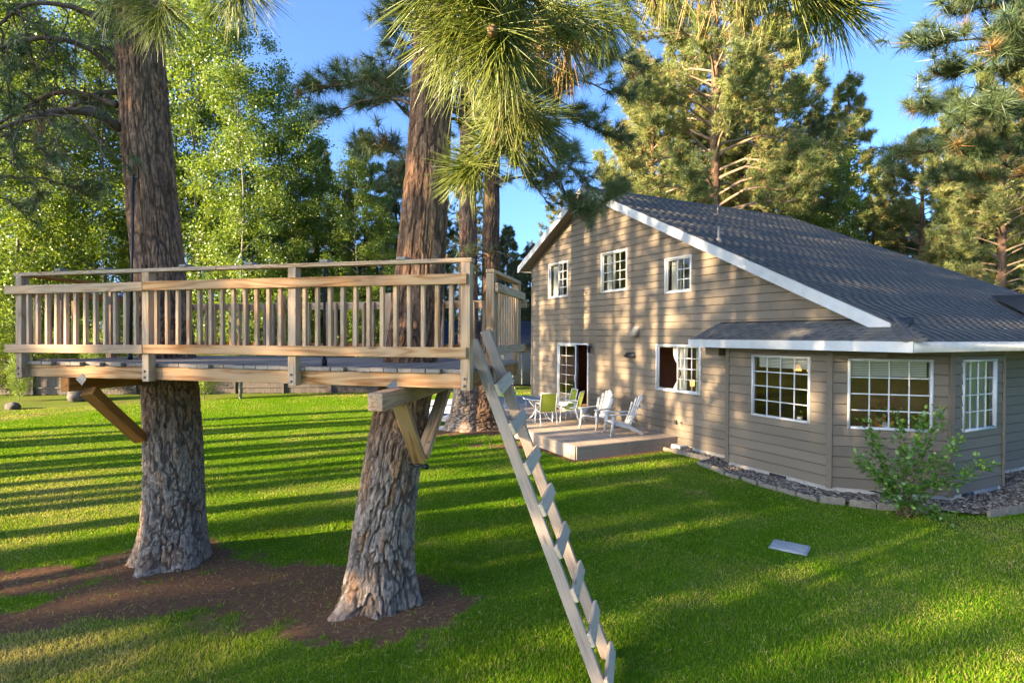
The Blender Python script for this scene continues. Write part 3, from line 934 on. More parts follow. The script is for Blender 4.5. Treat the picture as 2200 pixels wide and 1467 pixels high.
# main slope: x along the eave (into the picture), y up the slope
MP = plane_frame((EAVE_X, 0, 3.0 - .012), (0, 1, 0), (-math.cos(SLOPE), 0, math.sin(SLOPE)))
Vt, Ft = tab_arr(TW - .006, EXP)
tm = []
for tnt in (.15, .4, .6, .9):
    tm.append(np_mesh('shingle', Vt, Ft, M['shingle'], False, {'tint': np.full(8, tnt)}))
field, ntab = MB(), 0
rows = int(((-EAVE_X + XA) * -1) / math.cos(SLOPE) / EXP)
rr = random.Random(5)
for r in range(rows):
    d = r * EXP
    g = 5.2 + d * math.cos(SLOPE)
    ystart = EAVE_Y + (g - 5.2) * .4795 / .41 if g < -HIPX else RAKE_Y - .02
    off = rr.uniform(-.08, .08) + (TW / 2 if r % 2 else 0)
    x = ystart
    first = True
    while x < FAR_Y - .02:
        w = TW - off if first else TW
        if first and w < .06: first = False; x += max(w, 0); continue
        w = min(w, FAR_Y - x)
        t = rr.random()
        if r < 4 and x < 20 and abs(w - TW) < .01:
            obj('shingle', tm[int(t * 3.99)], roof, HF @ MP @ Matrix.Translation((x + w / 2, d - (.03 if r == 0 else 0), rr.uniform(0, .003))))
        else:
            V, Fq = tab_arr(w - .006, EXP)
            V = V + np.array([x + w / 2, d - (.03 if r == 0 else 0), rr.uniform(0, .003)])
            field.add(V, Fq, t)
        x += w
        first = False
fo = field.build('shingle_field', M['shingle'], roof, HF @ MP, attr='tint'); fo['kind'] = 'stuff'
PSL = math.atan(.41)
PP = plane_frame((0, EAVE_Y, 3.0 - .012), (1, 0, 0), (0, math.cos(PSL), math.sin(PSL)))
for r in range(int((WALL_Y - EAVE_Y) / math.cos(PSL) / EXP)):
    d = r * EXP
    x, xe = -10.1 + (TW / 2 if r % 2 else 0), EAVE_X - d * math.cos(PSL) * .41 / .4795
    if r % 2: obj('shingle', np_mesh('shingle', tab_arr(TW / 2 - .006, EXP)[0], Ft, M['shingle'], False, {'tint': np.full(8, .4)}), pent, HF @ PP @ Matrix.Translation((-10.1 + TW / 4, d, 0)))
    while x + TW < xe + .22:
        obj('shingle', tm[rr.randrange(4)], pent, HF @ PP @ Matrix.Translation((x + TW / 2, d - (.03 if r == 0 else 0), rr.uniform(0, .004))))
        x += TW
# hip and ridge caps
def cap(p, q, n, name, par, up):
    p, q = Vector(p), Vector(q)
    for i in range(n):
        a, b = p.lerp(q, i / n), p.lerp(q, (i + 1.25) / n)
        Wm, L = frame_x(a, b, up)
        V = [(-L / 2, -.14, -.045), (-L / 2, 0, .03), (-L / 2, .14, -.045), (L / 2, -.14, -.06), (L / 2, 0, .012), (L / 2, .14, -.06)]
        obj(name, mesh(name, V, [(0, 1, 4, 3), (1, 2, 5, 4), (0, 2, 1)], M['shingle']), par, HF @ Wm)
cap((EAVE_X + .02, EAVE_Y - .02, 3.02), (HIPX - .25, RAKE_Y + .3, 3.02 + .41 * .88), 4, 'hip_cap', roof, (0, 0, 1))
for i in range(34):
    y0 = RAKE_Y + i * .3
    V = [(-.15, 0, -.075), (0, 0, .012), (.15, 0, -.075), (-.15, .36, -.085), (0, .36, 0), (.15, .36, -.085)]
    if i == 0: rc = mesh('ridge_cap', V, [(0, 1, 4, 3), (1, 2, 5, 4), (0, 2, 1)], M['shingle'])
    obj('ridge_cap', rc, roof, HF @ Matrix.Translation((XA, y0, 8.02)))
# small cross roof at the far right of the main slope
cr = MB()
cr.add([(-5.2, 15.6, 3.06), (-5.2, 19.5, 3.06), (-7.4, 17.5, 4.12), (-3.4, 17.5, 4.05), (-3.2, 15.7, 3.0), (-3.2, 19.4, 3.0)],
       [np.array([(0, 2, 1)]), np.array([(0, 4, 3, 2), (2, 3, 5, 1)]), np.array([(4, 5, 3)])])
cr.build('cross_roof', M['shingle'], house, HF)
# fascias
def strip(name, pts, h, y0, y1, mat):
    """a board standing below a line of (x, z) points between y0 and y1"""
    (xa, za), (xb, zb) = pts
    V = [(xa, y0, za - h), (xb, y0, zb - h), (xb, y0, zb), (xa, y0, za), (xa, y1, za - h), (xb, y1, zb - h), (xb, y1, zb), (xa, y1, za)]
    return obj(name, mesh(name, V, [(0, 1, 2, 3), (5, 4, 7, 6), (0, 4, 5, 1), (3, 2, 6, 7), (0, 3, 7, 4), (1, 5, 6, 2)], mat), house, HF)
strip('rake_fascia', [(XA, 8.02 - .022), (-5.86, 3.0 + .4795 * .66 - .022)], .25, RAKE_Y - .028, RAKE_Y + .002, M['white_paint'])
strip('rake_fascia', [(-20.25, zr(-20.25) - .01), (XA - .001, 8.02 - .022)], .25, RAKE_Y - .026, RAKE_Y + .002, M['white_paint'])
strip('rake_fascia', [(XA, 8.02 - .022), (-5.3, 3.03)], .22, FAR_Y - .002, FAR_Y + .03, M['white_paint'])
strip('eave_fascia', [(-10.13, 2.985), (EAVE_X + .028, 2.985)], .185, EAVE_Y - .028, EAVE_Y, M['white_paint'])
ef = MB(); ef.box((EAVE_X, EAVE_Y + .002, 2.80), (EAVE_X + .028, FAR_Y, 2.984)); ef.build('eave_fascia', M['white_paint'], house, HF)
ef = MB(); ef.box((-20.28, RAKE_Y, 5.62), (-20.25, FAR_Y, 5.82)); ef.build('eave_fascia', M['white_paint'], house, HF)
pe = MB(); pe.add([(-10.13, EAVE_Y + .001, 2.80), (-10.13, WALL_Y, 2.80), (-10.13, WALL_Y, 2.985 + .41 * 1.027), (-10.13, EAVE_Y + .001, 2.985), (-10.10, EAVE_Y + .001, 2.80), (-10.10, WALL_Y, 2.80), (-10.10, WALL_Y, 2.985 + .41 * 1.027), (-10.10, EAVE_Y + .001, 2.985)],
                  np.array([(0, 3, 2, 1), (4, 5, 6, 7), (0, 1, 5, 4), (2, 3, 7, 6)])); pe.build('rake_fascia', M['white_paint'], house, HF)
# soffits
so = MB()
so.add([(XL, RAKE_Y + .003, gz) for gz in (0,)] * 0 + [(XA, RAKE_Y + .003, 8.02 - .19), (XR + .3, RAKE_Y + .003, float(roof_z(np.array(XR + .3))) - .19), (XR + .3, WALL_Y, float(roof_z(np.array(XR + .3))) - .19), (XA, WALL_Y, 8.02 - .19),
        (-20.25, RAKE_Y + .003, zr(-20.25) - .17), (-20.25, WALL_Y, zr(-20.25) - .17)], [np.array([(0, 1, 2, 3), (4, 0, 3, 5)])])
so.build('soffit', M['trim_taupe'], house, HF)
so = MB(); so.box((-10.10, EAVE_Y + .001, 2.806), (EAVE_X - .001, WALL_Y, 2.815)); so.box((-7, WALL_Y + .001, 2.804), (EAVE_X - .001, FAR_Y, 2.813)); so.build('soffit', M['trim_taupe'], house, HF)
# gable side walls and rear, closing the house
cl = MB()
cl.box((XL, WALL_Y + .12, .1), (XL + .1, 20.5, 5.6)); cl.box((XL + .1, 20.4, .1), (XR, 20.5, 3.2))
cl.add([(XL, 20.45, 3.2), (XR, 20.45, 3.2), (XA, 20.45, 7.8), (XL, 20.45, 5.7)], np.array([(0, 1, 2, 3)]))
cl.build('rear_wall', M['siding'], house, HF)
# roof vent pipes
for (x, y, h_, mt) in ((-13.92, 14.80, .42, 'dark_bronze'), (-10.39, 11.08, .36, 'steel')):
    mb = MB(); mb.tube([(x, y, zr(x) - .05), (x, y, zr(x) + h_)], .038, 10); mb.lathe([(.10, zr(x) - .03), (.045, zr(x) + .07)], 10, (x, y, 0))
    mb.build('vent_pipe', M[mt], house, HF, smooth=True)
# downspout with elbow, box under the pent roof end
mb = MB()
mb.tube(spline([(-9.60, 10.80, 2.72), (-9.60, 10.80, 1.55), (-9.575, 10.76, 1.42), (-9.55, 10.68, 1.30)], 10), .033, 4)
mb.build('downspout', M['white_paint'], house, HF)
mb = MB(); mb.tube([(-9.55, 10.66, 1.34), (-9.55, 10.64, .25), (-9.55, 10.50, .08)], .036, 4); mb.build('downspout', M['trim_taupe'], house, HF)
box('soffit_box', (-9.85, 10.55, 2.70), (.42, .5, .20), M['trim_taupe'], house, HF)
# wall fittings
ln = MB(); ln.lathe([(.0, 2.74), (.05, 2.73), (.075, 2.66), (.06, 2.65), (.05, 2.50), (.0, 2.47)], 8, (-15.61, WALL_Y - .14, 0)); ln.tube(spline([(-15.61, WALL_Y - .02, 2.62), (-15.61, WALL_Y - .08, 2.80), (-15.61, WALL_Y - .14, 2.74)], 7), .012, 6)
ln.build('wall_lantern', M['black_metal'], house, HF, smooth=True)
vb = MB(); vb.add([(-13.78, WALL_Y - .02, 2.56), (-13.36, WALL_Y - .02, 2.56), (-13.36, WALL_Y - .15, 2.42), (-13.78, WALL_Y - .15, 2.42), (-13.78, WALL_Y - .02, 2.40), (-13.36, WALL_Y - .02, 2.40)], [np.array([(0, 3, 2, 1), (3, 4, 5, 2)]), np.array([(0, 4, 3), (1, 2, 5)])])
vb.build('exhaust_vent', M['black_metal'], house, HF)
vb = MB(); vb.add([(-13.46, WALL_Y - .02, 3.34), (-13.20, WALL_Y - .02, 3.34), (-13.16, WALL_Y - .24, 3.06), (-13.50, WALL_Y - .24, 3.06), (-13.46, WALL_Y - .02, 3.08), (-13.20, WALL_Y - .02, 3.08)], [np.array([(0, 3, 2, 1), (3, 4, 5, 2)]), np.array([(0, 4, 3), (1, 2, 5)])])
vb.build('dryer_hood', M['vent_hood'], house, HF)
fa = MB(); fa.tube([(-11.41, WALL_Y, .72), (-11.41, WALL_Y - .09, .72), (-11.41, WALL_Y - .12, .66)], .014, 6); fa.lathe([(.035, .75), (.035, .765), (0, .77)], 8, (-11.41, WALL_Y - .07, 0)); fa.build('garden_tap', M['steel'], house, HF)
box('outlet_box', (-11.62, WALL_Y - .05, .72), (.09, .05, .11), M['dark_bronze'], house, HF)

# rooms behind the glass
def room(x0, x1, y0, y1, z0, z1, mat, name='interior_room'):
    mb = MB()
    mb.add([(x0, y0, z0), (x1, y0, z0), (x1, y1, z0), (x0, y1, z0), (x0, y0, z1), (x1, y0, z1), (x1, y1, z1), (x0, y1, z1)],
           np.array([(0, 1, 2, 3), (7, 6, 5, 4), (1, 5, 6, 2), (2, 6, 7, 3), (3, 7, 4, 0)]))
    return mb.build(name, mat, house, HF)
room(-13.2, -10.1, WALL_Y + .11, 13.6, .5, 2.95, M['interior'])
room(-19.6, -14.2, WALL_Y + .11, 15, .5, 2.95, M['interior'])
room(-19.6, -16.6, WALL_Y + .11, 13.8, 3.2, 6.0, M['interior_pale'])
room(-16.2, -13.1, WALL_Y + .11, 13.8, 3.2, 6.3, M['interior_pale'])
room(-12.8, -10.4, WALL_Y + .11, 13.8, 3.2, 5.0, M['interior_pale'])
nk = MB()
nk.box((-9.7, 13.3, .4), (-6.3, 13.35, 2.8)); nk.box((-9.75, 11.1, .4), (-9.7, 14.65, 2.8)); nk.add([(-9.4, 10.56, .4), (-7.1, 10.56, .4), (-5.75, 11.9, .4), (-5.75, 13.6, .4), (-6.3, 13.6, .4), (-6.3, 14.6, .4), (-9.7, 14.6, .4), (-9.7, 11.0, .4)], np.array([tuple(range(8))]))
nk.build('interior_room', M['interior'], house, HF)
# ---------------------------------------------------------------- things behind the glass
def emit(name, c, s):
    m = NT(name)
    m.base(c); m.b.inputs['Emission Color'].default_value = (*c, 1); m.b.inputs['Emission Strength'].default_value = s
    return m.m
M['lamp_glow'] = emit('lamp_glow', (1.0, .50, .15), .55)
for k, x in enumerate((-8.20, -7.88, -7.56)):
    lp = thing('pendant_lamp', 'lit amber glass pendant lamp seen through the left bay window, %s of three' % ('leftmost', 'middle one', 'rightmost')[k], 'lamp', hs(x, 11.15, 2.28), HRZ, 'pendant lamps in the bay')
    mb = MB(); mb.lathe([(.03, 2.44), (.055, 2.42), (.085, 2.31)], 14, (x, 11.15, 0)); mb.build('shade', M['lamp_glow'], lp, HF, smooth=True)
    mb = MB(); mb.tube([(x, 11.15, 2.44), (x, 11.15, 2.80)], .006, 5); mb.build('cord', M['black_metal'], lp, HF)
def blind(Wf, x0, x1, z0, z1, label):
    t = thing('window_blind', label, 'blind', (Wf @ Vector(((x0 + x1) / 2, .10, z0)))[:])
    n = int((z1 - z0) / .03)
    for i in range(n):
        box('slat', ((x0 + x1) / 2, .10, z0 + (i + .5) * (z1 - z0) / n), (x1 - x0, .028, .024), M['blind'], t, Wf, c=.002)
blind(F1, .80, 2.0, 2.38, 2.60, 'pale slatted blind half raised behind the left bay window')
blind(F2, .36, 1.62, 2.30, 2.59, 'pale slatted blind half raised behind the middle bay window')
def drape(Wf, name, label, x0, x1, z0, z1, folds, pinch=None, y=.16):
    nx, nz = 40, 16
    V = []
    for j in range(nz + 1):
        f = j / nz
        z = z0 + (z1 - z0) * f
        a, b = x0, x1
        if pinch: 
            s = math.exp(-((f - pinch[1]) / .22) ** 2)
            a = x0 + (pinch[0] - x0) * s * .8
            b = x1
        for i in range(nx + 1):
            t = i / nx
            V.append((a + (b - a) * t, y + .03 * math.sin(t * folds * 6.283 + f), z))
    Fc = [(j * (nx + 1) + i, j * (nx + 1) + i + 1, (j + 1) * (nx + 1) + i + 1, (j + 1) * (nx + 1) + i) for j in range(nz) for i in range(nx)]
    o = obj(name, mesh(name, V, Fc, M['curtain'], True), None, Wf)
    tag(o, label, 'curtain')
drape(GW, 'curtain', 'white sheer curtain tied back in the open half of the ground floor window', -11.98, -11.42, 1.5, 2.8, 5, (-11.55, .42))
drape(GW, 'curtain', 'white sheer curtain behind the gridded half of the ground floor window', -11.1, -10.8, 1.5, 2.8, 4)
drape(F3, 'curtain', 'white sheer curtain hanging inside the right hand bay window', .85, 1.55, 1.2, 2.6, 6)
drape(GW, 'curtain', 'grey white curtain inside the leftmost upstairs window', -18.45, -17.85, 4.4, 5.75, 5)
drape(GW, 'curtain', 'grey white curtain inside the middle upstairs window', -15.05, -14.75, 4.4, 5.7, 4)
drape(GW, 'curtain', 'pale curtain inside the right hand upstairs window under the roof slope', -12.05, -11.65, 4.2, 5.2, 4)
t = thing('table_lamp', 'small lit table lamp glowing inside the open ground floor window', 'lamp', hs(-12.1, 11.9, 1.45), HRZ)
mb = MB(); mb.lathe([(.06, 1.62), (.07, 1.80)], 12, (-12.1, 11.9, 0)); mb.build('shade', M['lamp_glow'], t, HF, smooth=True)
mb = MB(); mb.lathe([(.0, 1.40), (.06, 1.40), (.02, 1.44), (.015, 1.62)], 10, (-12.1, 11.9, 0)); mb.build('base', M['interior_wood'], t, HF, smooth=True)
t = thing('side_table', 'wooden side table under the lamp inside the open window', 'table', hs(-12.1, 11.9, .5), HRZ)
box('top', (-12.1, 11.9, 1.38), (.6, .5, .03), M['interior_wood'], t, HF)
for sx in (-.25, .25):
    for sy in (-.2, .2): box('leg', (-12.1 + sx, 11.9 + sy, .94), (.04, .04, .85), M['interior_wood'], t, HF)
t = thing('cabinet', 'brown wooden cabinet standing inside the open sliding door', 'cabinet', hs(-16.0, 12.6, .5), HRZ)
box('carcass', (-16.0, 11.75, 1.25), (1.5, .4, .36), M['interior_wood'], t, HF)
for sx in (-.7, 0, .7): box('leg', (-16.0 + sx, 11.6, .78), (.06, .3, .55), M['interior_wood'], t, HF)
o = box('wall_hanging', (-16.0, 11.75, 2.15), (1.9, .04, 1.3), M['blue_cloth'], None, HF); tag(o, 'dark blue cloth hanging inside above the wooden cabinet', 'hanging')

def leaves_np(centers, size, rng, aspect=.62, flat=.0, nrm=None):
    """small pointed oval leaves (6 corners, folded along the rib) at the given points; returns V, F(quads)"""
    k = len(centers)
    a = rng.normal(size=(k, 3)); a /= np.linalg.norm(a, axis=1)[:, None]
    b = rng.normal(size=(k, 3))
    if nrm is not None: b = b * (1 - flat) + nrm * flat * 2
    n = b - (b * a).sum(1)[:, None] * a; n /= np.linalg.norm(n, axis=1)[:, None] + 1e-9
    c = np.cross(n, a)
    s = (size * rng.uniform(.7, 1.25, k))[:, None]
    w = s * aspect
    V = np.stack([centers - a * s * .5, centers - a * s * .1 + c * w * .5 + n * w * .12, centers + a * s * .5, centers - a * s * .1 - c * w * .5 + n * w * .12], 1)
    Fq = np.arange(k * 4).reshape(-1, 4)
    return V.reshape(-1, 3), Fq
def house_plant(name, label, base, spread, n, size, pot, potmat, seed):
    rng = np.random.default_rng(seed)
    t = thing(name, label, 'plant', hs(*base), HRZ)
    mb = MB(); mb.lathe([(pot * .7, base[2]), (pot, base[2] + pot * 1.5), (pot * .9, base[2] + pot * 1.5), (0, base[2] + pot * 1.4)], 12, (base[0], base[1], 0)); mb.build('pot', potmat, t, HF, smooth=True)
    P = rng.normal(size=(n, 3)) * np.array(spread) + np.array([base[0], base[1], base[2] + pot * 1.6 + spread[2] * 1.2])
    V, Fq = leaves_np(P, size, rng)
    obj('leaves', np_mesh('leaves', V, Fq, M['house_plant'], False, {'tint': np.repeat(rng.random(n), 4)}), t, HF)
house_plant('potted_plant', 'tall bright green houseplant at the left of the middle bay window', (-6.45, 11.35, 1.30), (.13, .1, .13), 130, .07, .07, M['white_pot'], 1)
house_plant('potted_plant', 'dark leafy houseplant in the centre of the middle bay window', (-6.28, 11.45, 1.20), (.14, .08, .10), 120, .06, .07, M['white_pot'], 2)
house_plant('potted_plant', 'herb in a wide terracotta pot at the right of the middle bay window', (-6.02, 11.62, 1.22), (.14, .08, .06), 90, .05, .11, M['terracotta'], 3)
house_plant('potted_plant', 'small plant in a white pot inside the left bay window', (-7.85, 10.75, 1.28), (.05, .05, .04), 30, .04, .06, M['white_pot'], 4)
house_plant('potted_plant', 'white pot on the sill of the right hand bay window', (-5.85, 12.45, 1.26), (.03, .04, .03), 20, .03, .07, M['white_pot'], 5)

# ---------------------------------------------------------------- ground level deck
deck = thing('house_deck', 'low brown wooden deck along the gable wall outside the sliding door', 'deck', hs(-15, 9.2), HRZ)
DZ = .337
nb = 23
for i in range(nb):
    y = 7.62 + (i + .5) * (10.85 - 7.62) / nb
    sx = -15.0 + (random.Random(i).random() - .5) * 3
    for a, b in ((-18.7, sx), (sx + .003, -11.62)):
        if i == 0 or True:
            box('deck_board', ((a + b) / 2, y, DZ - .017), (b - a, .136, .034), M['deck_wood'], deck, HF, c=.005)
for a, b in ((-18.7, -15.2), (-15.197, -11.6)):
    box('deck_fascia', ((a + b) / 2, 7.592, DZ - .17), (b - a, .036, .34), M['deck_wood'], deck, HF, c=.004)
for a, b in ((7.612, 9.3), (9.303, 10.85)):
    o = box('deck_fascia', (-11.592, (a + b) / 2, DZ - .172), (b - a, .036, .33), M['deck_wood'], deck, HF, c=.004, rz=math.pi / 2)
mb = MB(); mb.box((-18.69, 7.62, .02), (-11.62, 10.84, DZ - .04)); mb.build('joist_frame', M['fence_wood'], deck, HF)
pt = MB(); pt.box((-25, 5.8, -.05), (-18.75, 13.5, .055)); tag(pt.build('patio', M['patio'], None, HF), 'pale concrete patio beyond the deck', kind='structure')
box('step_block', (-11.35, 10.72, .09), (.35, .3, .16), M['concrete'], deck, HF, c=.015)

# adirondack chairs ------------------------------------------------
def adirondack(label, x, y, rz):
    """local: x right, y front, z up"""
    W = HF @ Matrix.Translation((x, y, DZ)) @ Matrix.Rotation(rz, 4, 'Z')
    t = thing('adirondack_chair', label, 'chair', (W @ Vector((0, 0, 0)))[:], rz + HRZ, 'white slatted garden chairs on the deck')
    R = M['resin']
    bk = lambda s: np.array([0, -.20 - s * .36, .28 + s * .80])     # point up the back
    n = 7
    for i in range(n):
        c = (i - (n - 1) / 2)
        s1 = 1.0 - .030 * c * c
        xb, xt = c * .070, c * .088
        a, b = bk(0.0) + np.array([xb, 0, 0]), bk(s1) + np.array([xt, 0, 0])
        a[1] += .022 * abs(c) ** 1.3 * .6; b[1] += .022 * abs(c) ** 1.3
        pts = [a, a * .5 + b * .5 + np.array([0, -.015, 0]), b]
        pr = []
        sp = spline(pts, 6)
        mb = MB()
        for q in range(5):
            w0, w1 = .0325 + .0085 * q / 5, .0325 + .0085 * (q + 1) / 5
            p0, p1 = sp[q], sp[q + 1]
            V = [p0 + (-w0, -.008, 0), p0 + (w0, -.008, 0), p1 + (w1, -.008, 0), p1 + (-w1, -.008, 0), p0 + (-w0, .012, 0), p0 + (w0, .012, 0), p1 + (w1, .012, 0), p1 + (-w1, .012, 0)]
            mb.add(V, np.array([(0, 3, 2, 1), (4, 5, 6, 7), (0, 1, 5, 4), (2, 3, 7, 6), (0, 4, 7, 3), (1, 2, 6, 5)]))
        mb.build('back_slat', R, t, W)
    for s, wd in ((.12, .50), (.62, .60)):
        p = bk(s)
        box('back_rail', (0, p[1] - .02, p[2]), (wd, .025, .06), R, t, W)
    for j in range(6):
        y_ = .36 - j * .095
        z_ = .385 - j * .020 + (.0 if j else -.015)
        box('seat_slat', (0, y_, z_), (.52, .085, .022), R, t, W, c=.006)
    for s in (-1, 1):
        mb = MB()   # side rail from the front edge down to the back foot
        V = []
        prof = [(.40, .37, .30), (.20, .355, .26), (-.15, .275, .17), (-.46, .10, 0.0), (-.52, .06, 0.0)]
        for (yy, zt, zb) in prof:
            V += [(s * .265 - .016, yy, zb), (s * .265 + .016, yy, zb), (s * .265 + .016, yy, zt), (s * .265 - .016, yy, zt)]
        q = [(i * 4 + k, i * 4 + (k + 1) % 4, i * 4 + 4 + (k + 1) % 4, i * 4 + 4 + k) for i in range(4) for k in range(4)]
        mb.add(V, [np.array(q), np.array([(0, 3, 2, 1), (16, 17, 18, 19)])]); mb.build('leg', R, t, W)
        mb = MB()   # front leg, splayed and tapered
        lo, hi = [(s * .315, .43, 0), .026], [(s * .295, .33, .565), .05]
        V = []
        for (p, w) in (lo, hi):
            V += [(p[0] - .02, p[1] - w, p[2]), (p[0] + .02, p[1] - w, p[2]), (p[0] + .02, p[1] + w, p[2]), (p[0] - .02, p[1] + w, p[2])]
        mb.add(V, np.array([(0, 3, 2, 1), (4, 5, 6, 7), (0, 1, 5, 4), (1, 2, 6, 5), (2, 3, 7, 6), (3, 0, 4, 7)])); mb.build('leg', R, t, W)
        V = []
        for (yy, w, zz) in ((.46, .05, .575), (.40, .075, .58), (.05, .062, .585), (-.30, .045, .585), (-.42, .03, .58)):
            V += [(s * .315 - w, yy, zz - .012), (s * .315 + w, yy, zz - .012), (s * .315 + w, yy, zz + .012), (s * .315 - w, yy, zz + .012)]
        q = [(i * 4 + k, i * 4 + (k + 1) % 4, i * 4 + 4 + (k + 1) % 4, i * 4 + 4 + k) for i in range(4) for k in range(4)]
        mb = MB(); mb.add(V, [np.array(q), np.array([(0, 3, 2, 1), (16, 17, 18, 19)])]); mb.build('armrest', R, t, W)
    return t
adirondack('white slatted garden chair nearer the deck corner, right of its twin', -12.50, 9.72, math.radians(161))
adirondack('white slatted garden chair nearer the sliding door, left of its twin', -13.72, 9.75, math.radians(180 + 14))

# patio dining set -------------------------------------------------
TC = (-15.75, 8.95)
t = thing('patio_table', 'round glass topped patio table with white metal frame on the deck', 'table', hs(*TC, DZ), HRZ)
mb = MB(); mb.lathe([(0, DZ + .700), (.53, DZ + .700), (.53, DZ + .708), (0, DZ + .708)], 36, (*TC, 0)); mb.build('table_top', M['table_glass'], t, HF)
mb = MB()
th = np.linspace(0, 2 * np.pi, 37); mb.tube(np.stack([TC[0] + .54 * np.cos(th), TC[1] + .54 * np.sin(th), np.full(37, DZ + .704)], 1), .016, 8, cap=False); mb.build('rim', M['white_tube'], t, HF, smooth=True)
for k in range(4):
    a = k * math.pi / 2 + .5
    pts = spline([(TC[0] + r * math.cos(a), TC[1] + r * math.sin(a), DZ + z) for r, z in ((.50, .69), (.36, .52), (.20, .36), (.28, .14), (.46, .0))], 16)
    mb = MB(); mb.tube(pts, .016, 8); mb.build('leg', M['white_tube'], t, HF, smooth=True)
mb = MB(); mb.tube(np.stack([TC[0] + .21 * np.cos(th), TC[1] + .21 * np.sin(th), np.full(37, DZ + .34)], 1), .012, 6, cap=False); mb.build('brace_ring', M['white_tube'], t, HF, smooth=True)
def sling_chair(label, x, y, rz):
    W = HF @ Matrix.Translation((x, y, DZ)) @ Matrix.Rotation(rz, 4, 'Z')
    t = thing('sling_chair', label, 'chair', (W @ Vector((0, 0, 0)))[:], rz + HRZ, 'lime sling chairs around the patio table')
    side = [(.25, .44), (.0, .40), (-.20, .43), (-.26, .60), (-.36, .98)]
    sp = spline([(0, y_, z_) for y_, z_ in side], 22)
    V, nx = [], 8
    for p in sp:
        for i in range(nx + 1):
            u_ = i / nx * 2 - 1
            V.append((u_ * .235, p[1] - .012 * (1 - u_ * u_), p[2] - .018 * (1 - u_ * u_)))
    Fc = [(j * 9 + i, j * 9 + i + 1, j * 9 + 10 + i, j * 9 + 9 + i) for j in range(21) for i in range(8)]
    k = 12
    for nm, lo, hi in (('seat', 0, 12), ('backrest', 12, 22)):
        Vs = V[lo * 9:(hi + (1 if hi < 22 else 0)) * 9] if hi < 22 else V[lo * 9:]
        n_ = len(Vs) // 9
        obj(nm, mesh(nm, Vs, [(j * 9 + i, j * 9 + i + 1, j * 9 + 10 + i, j * 9 + 9 + i) for j in range(n_ - 1) for i in range(8)], M['sling'], True), t, W)
    for s in (-1, 1):
        mb = MB(); mb.tube([(s * .245, p[1], p[2]) for p in sp], .013, 7); mb.build('side_rail', M['white_tube'], t, W, smooth=True)
        mb = MB(); mb.tube(spline([(s * .28, .27, 0), (s * .275, .25, .40), (s * .275, .20, .60), (s * .275, .05, .65), (s * .26, -.24, .64)], 16), .013, 7); mb.build('armrest', M['white_tube'], t, W, smooth=True)
        mb = MB(); mb.tube(spline([(s * .26, -.36, 0), (s * .255, -.28, .25), (s * .25, -.21, .45)], 8), .013, 7); mb.build('leg', M['white_tube'], t, W, smooth=True)
    mb = MB(); mb.tube([(-.27, .24, .40), (.27, .24, .40)], .011, 6); mb.build('cross_bar', M['white_tube'], t, W, smooth=True)
    mb = MB(); mb.tube([(-.245, -.36, .98), (.245, -.36, .98)], .013, 6); mb.build('cross_bar', M['white_tube'], t, W, smooth=True)
sling_chair('lime sling patio chair with its back to the lawn, in front of the table', -14.98, 8.72, math.radians(75))
sling_chair('lime sling patio chair on the house side of the table by the sliding door', -15.55, 9.75, math.radians(170))
sling_chair('lime sling patio chair at the far end of the table, half behind the ladder', -16.75, 8.55, math.radians(-80))
sling_chair('lime sling patio chair turned sideways in front of the glass door', -14.95, 9.62, math.radians(130))

# ---------------------------------------------------------------- platform in the trees
A0 = np.array([-.405, 5.03])
a1, a2 = math.radians(14.5), math.radians(12.5)
E1 = np.array([-math.cos(a1), math.sin(a1)]); E2 = np.array([math.sin(a2), math.cos(a2)])
def P(s, t, z):
    q = A0 + s * E1 + t * E2
    return np.array([q[0], q[1], z])
LEN, DEP = 5.30, 2.22
FZ = 2.742
plat = thing('tree_platform', 'railed lumber deck platform built around two big pine trunks', 'tree platform', (P(LEN / 2, DEP / 2, 2.5)))
rg = random.Random(11)
n = 38
for i in range(n):
    s0, s1 = -.02 + (LEN + .04) * i / n, -.02 + (LEN + .04) * (i + 1) / n
    s = (s0 + s1) / 2
    ov = rg.uniform(-.012, .012)
    dz = rg.uniform(-.002, .002)
    a, b = P(s, .035 + ov, FZ - .019 + dz), P(s, DEP - .03, FZ - .019 + dz)
    Wm, L = frame_x(a, b)
    obj('deck_board', box_me('deck_board', (round(L, 1), round((LEN + .04) / n - .007, 4), .038), M['lumber_grey'], .004), plat, Wm)
N1 = np.array([-math.sin(a1), -math.cos(a1)])       # towards the viewer
up = (0, 0, 1)
def hb(name, p0, p1, h_, t_, mat): return board(name, p0, p1, t_, h_, mat, plat)
# rim and joists
hb('rim_joist', P(.06, .06, 2.635), P(1.75, .06, 2.635), .132, .038, M['lumber_stain'])
hb('rim_joist', P(1.79, .06, 2.635), P(LEN - .04, .06, 2.635), .132, .038, M['lumber_stain'])
hb('rim_joist', P(.02, DEP - .05, 2.625), P(LEN - .02, DEP - .05, 2.625), .15, .038, M['lumber_red'])
hb('rim_joist', P(.03, .10, 2.63), P(.03, DEP - .09, 2.63), .14, .038, M['lumber_red'])
hb('rim_joist', P(LEN - .03, .10, 2.63), P(LEN - .03, DEP - .09, 2.63), .14, .038, M['lumber_red'])
for t_ in (.6, 1.15, 1.7):
    hb('joist', P(.06, t_, 2.63), P(LEN - .06, t_, 2.63), .138, .038, M['lumber_red'])
bolt_me = None
def bolt(p, d, parent, r=.013):
    mb = MB(); q = np.array(p); d = np.array(d) / np.linalg.norm(d)
    mb.tube([q, q + d * .006, q + d * .012], [r, r, r * .45], 8); mb.build('bolt', M['steel'], parent)
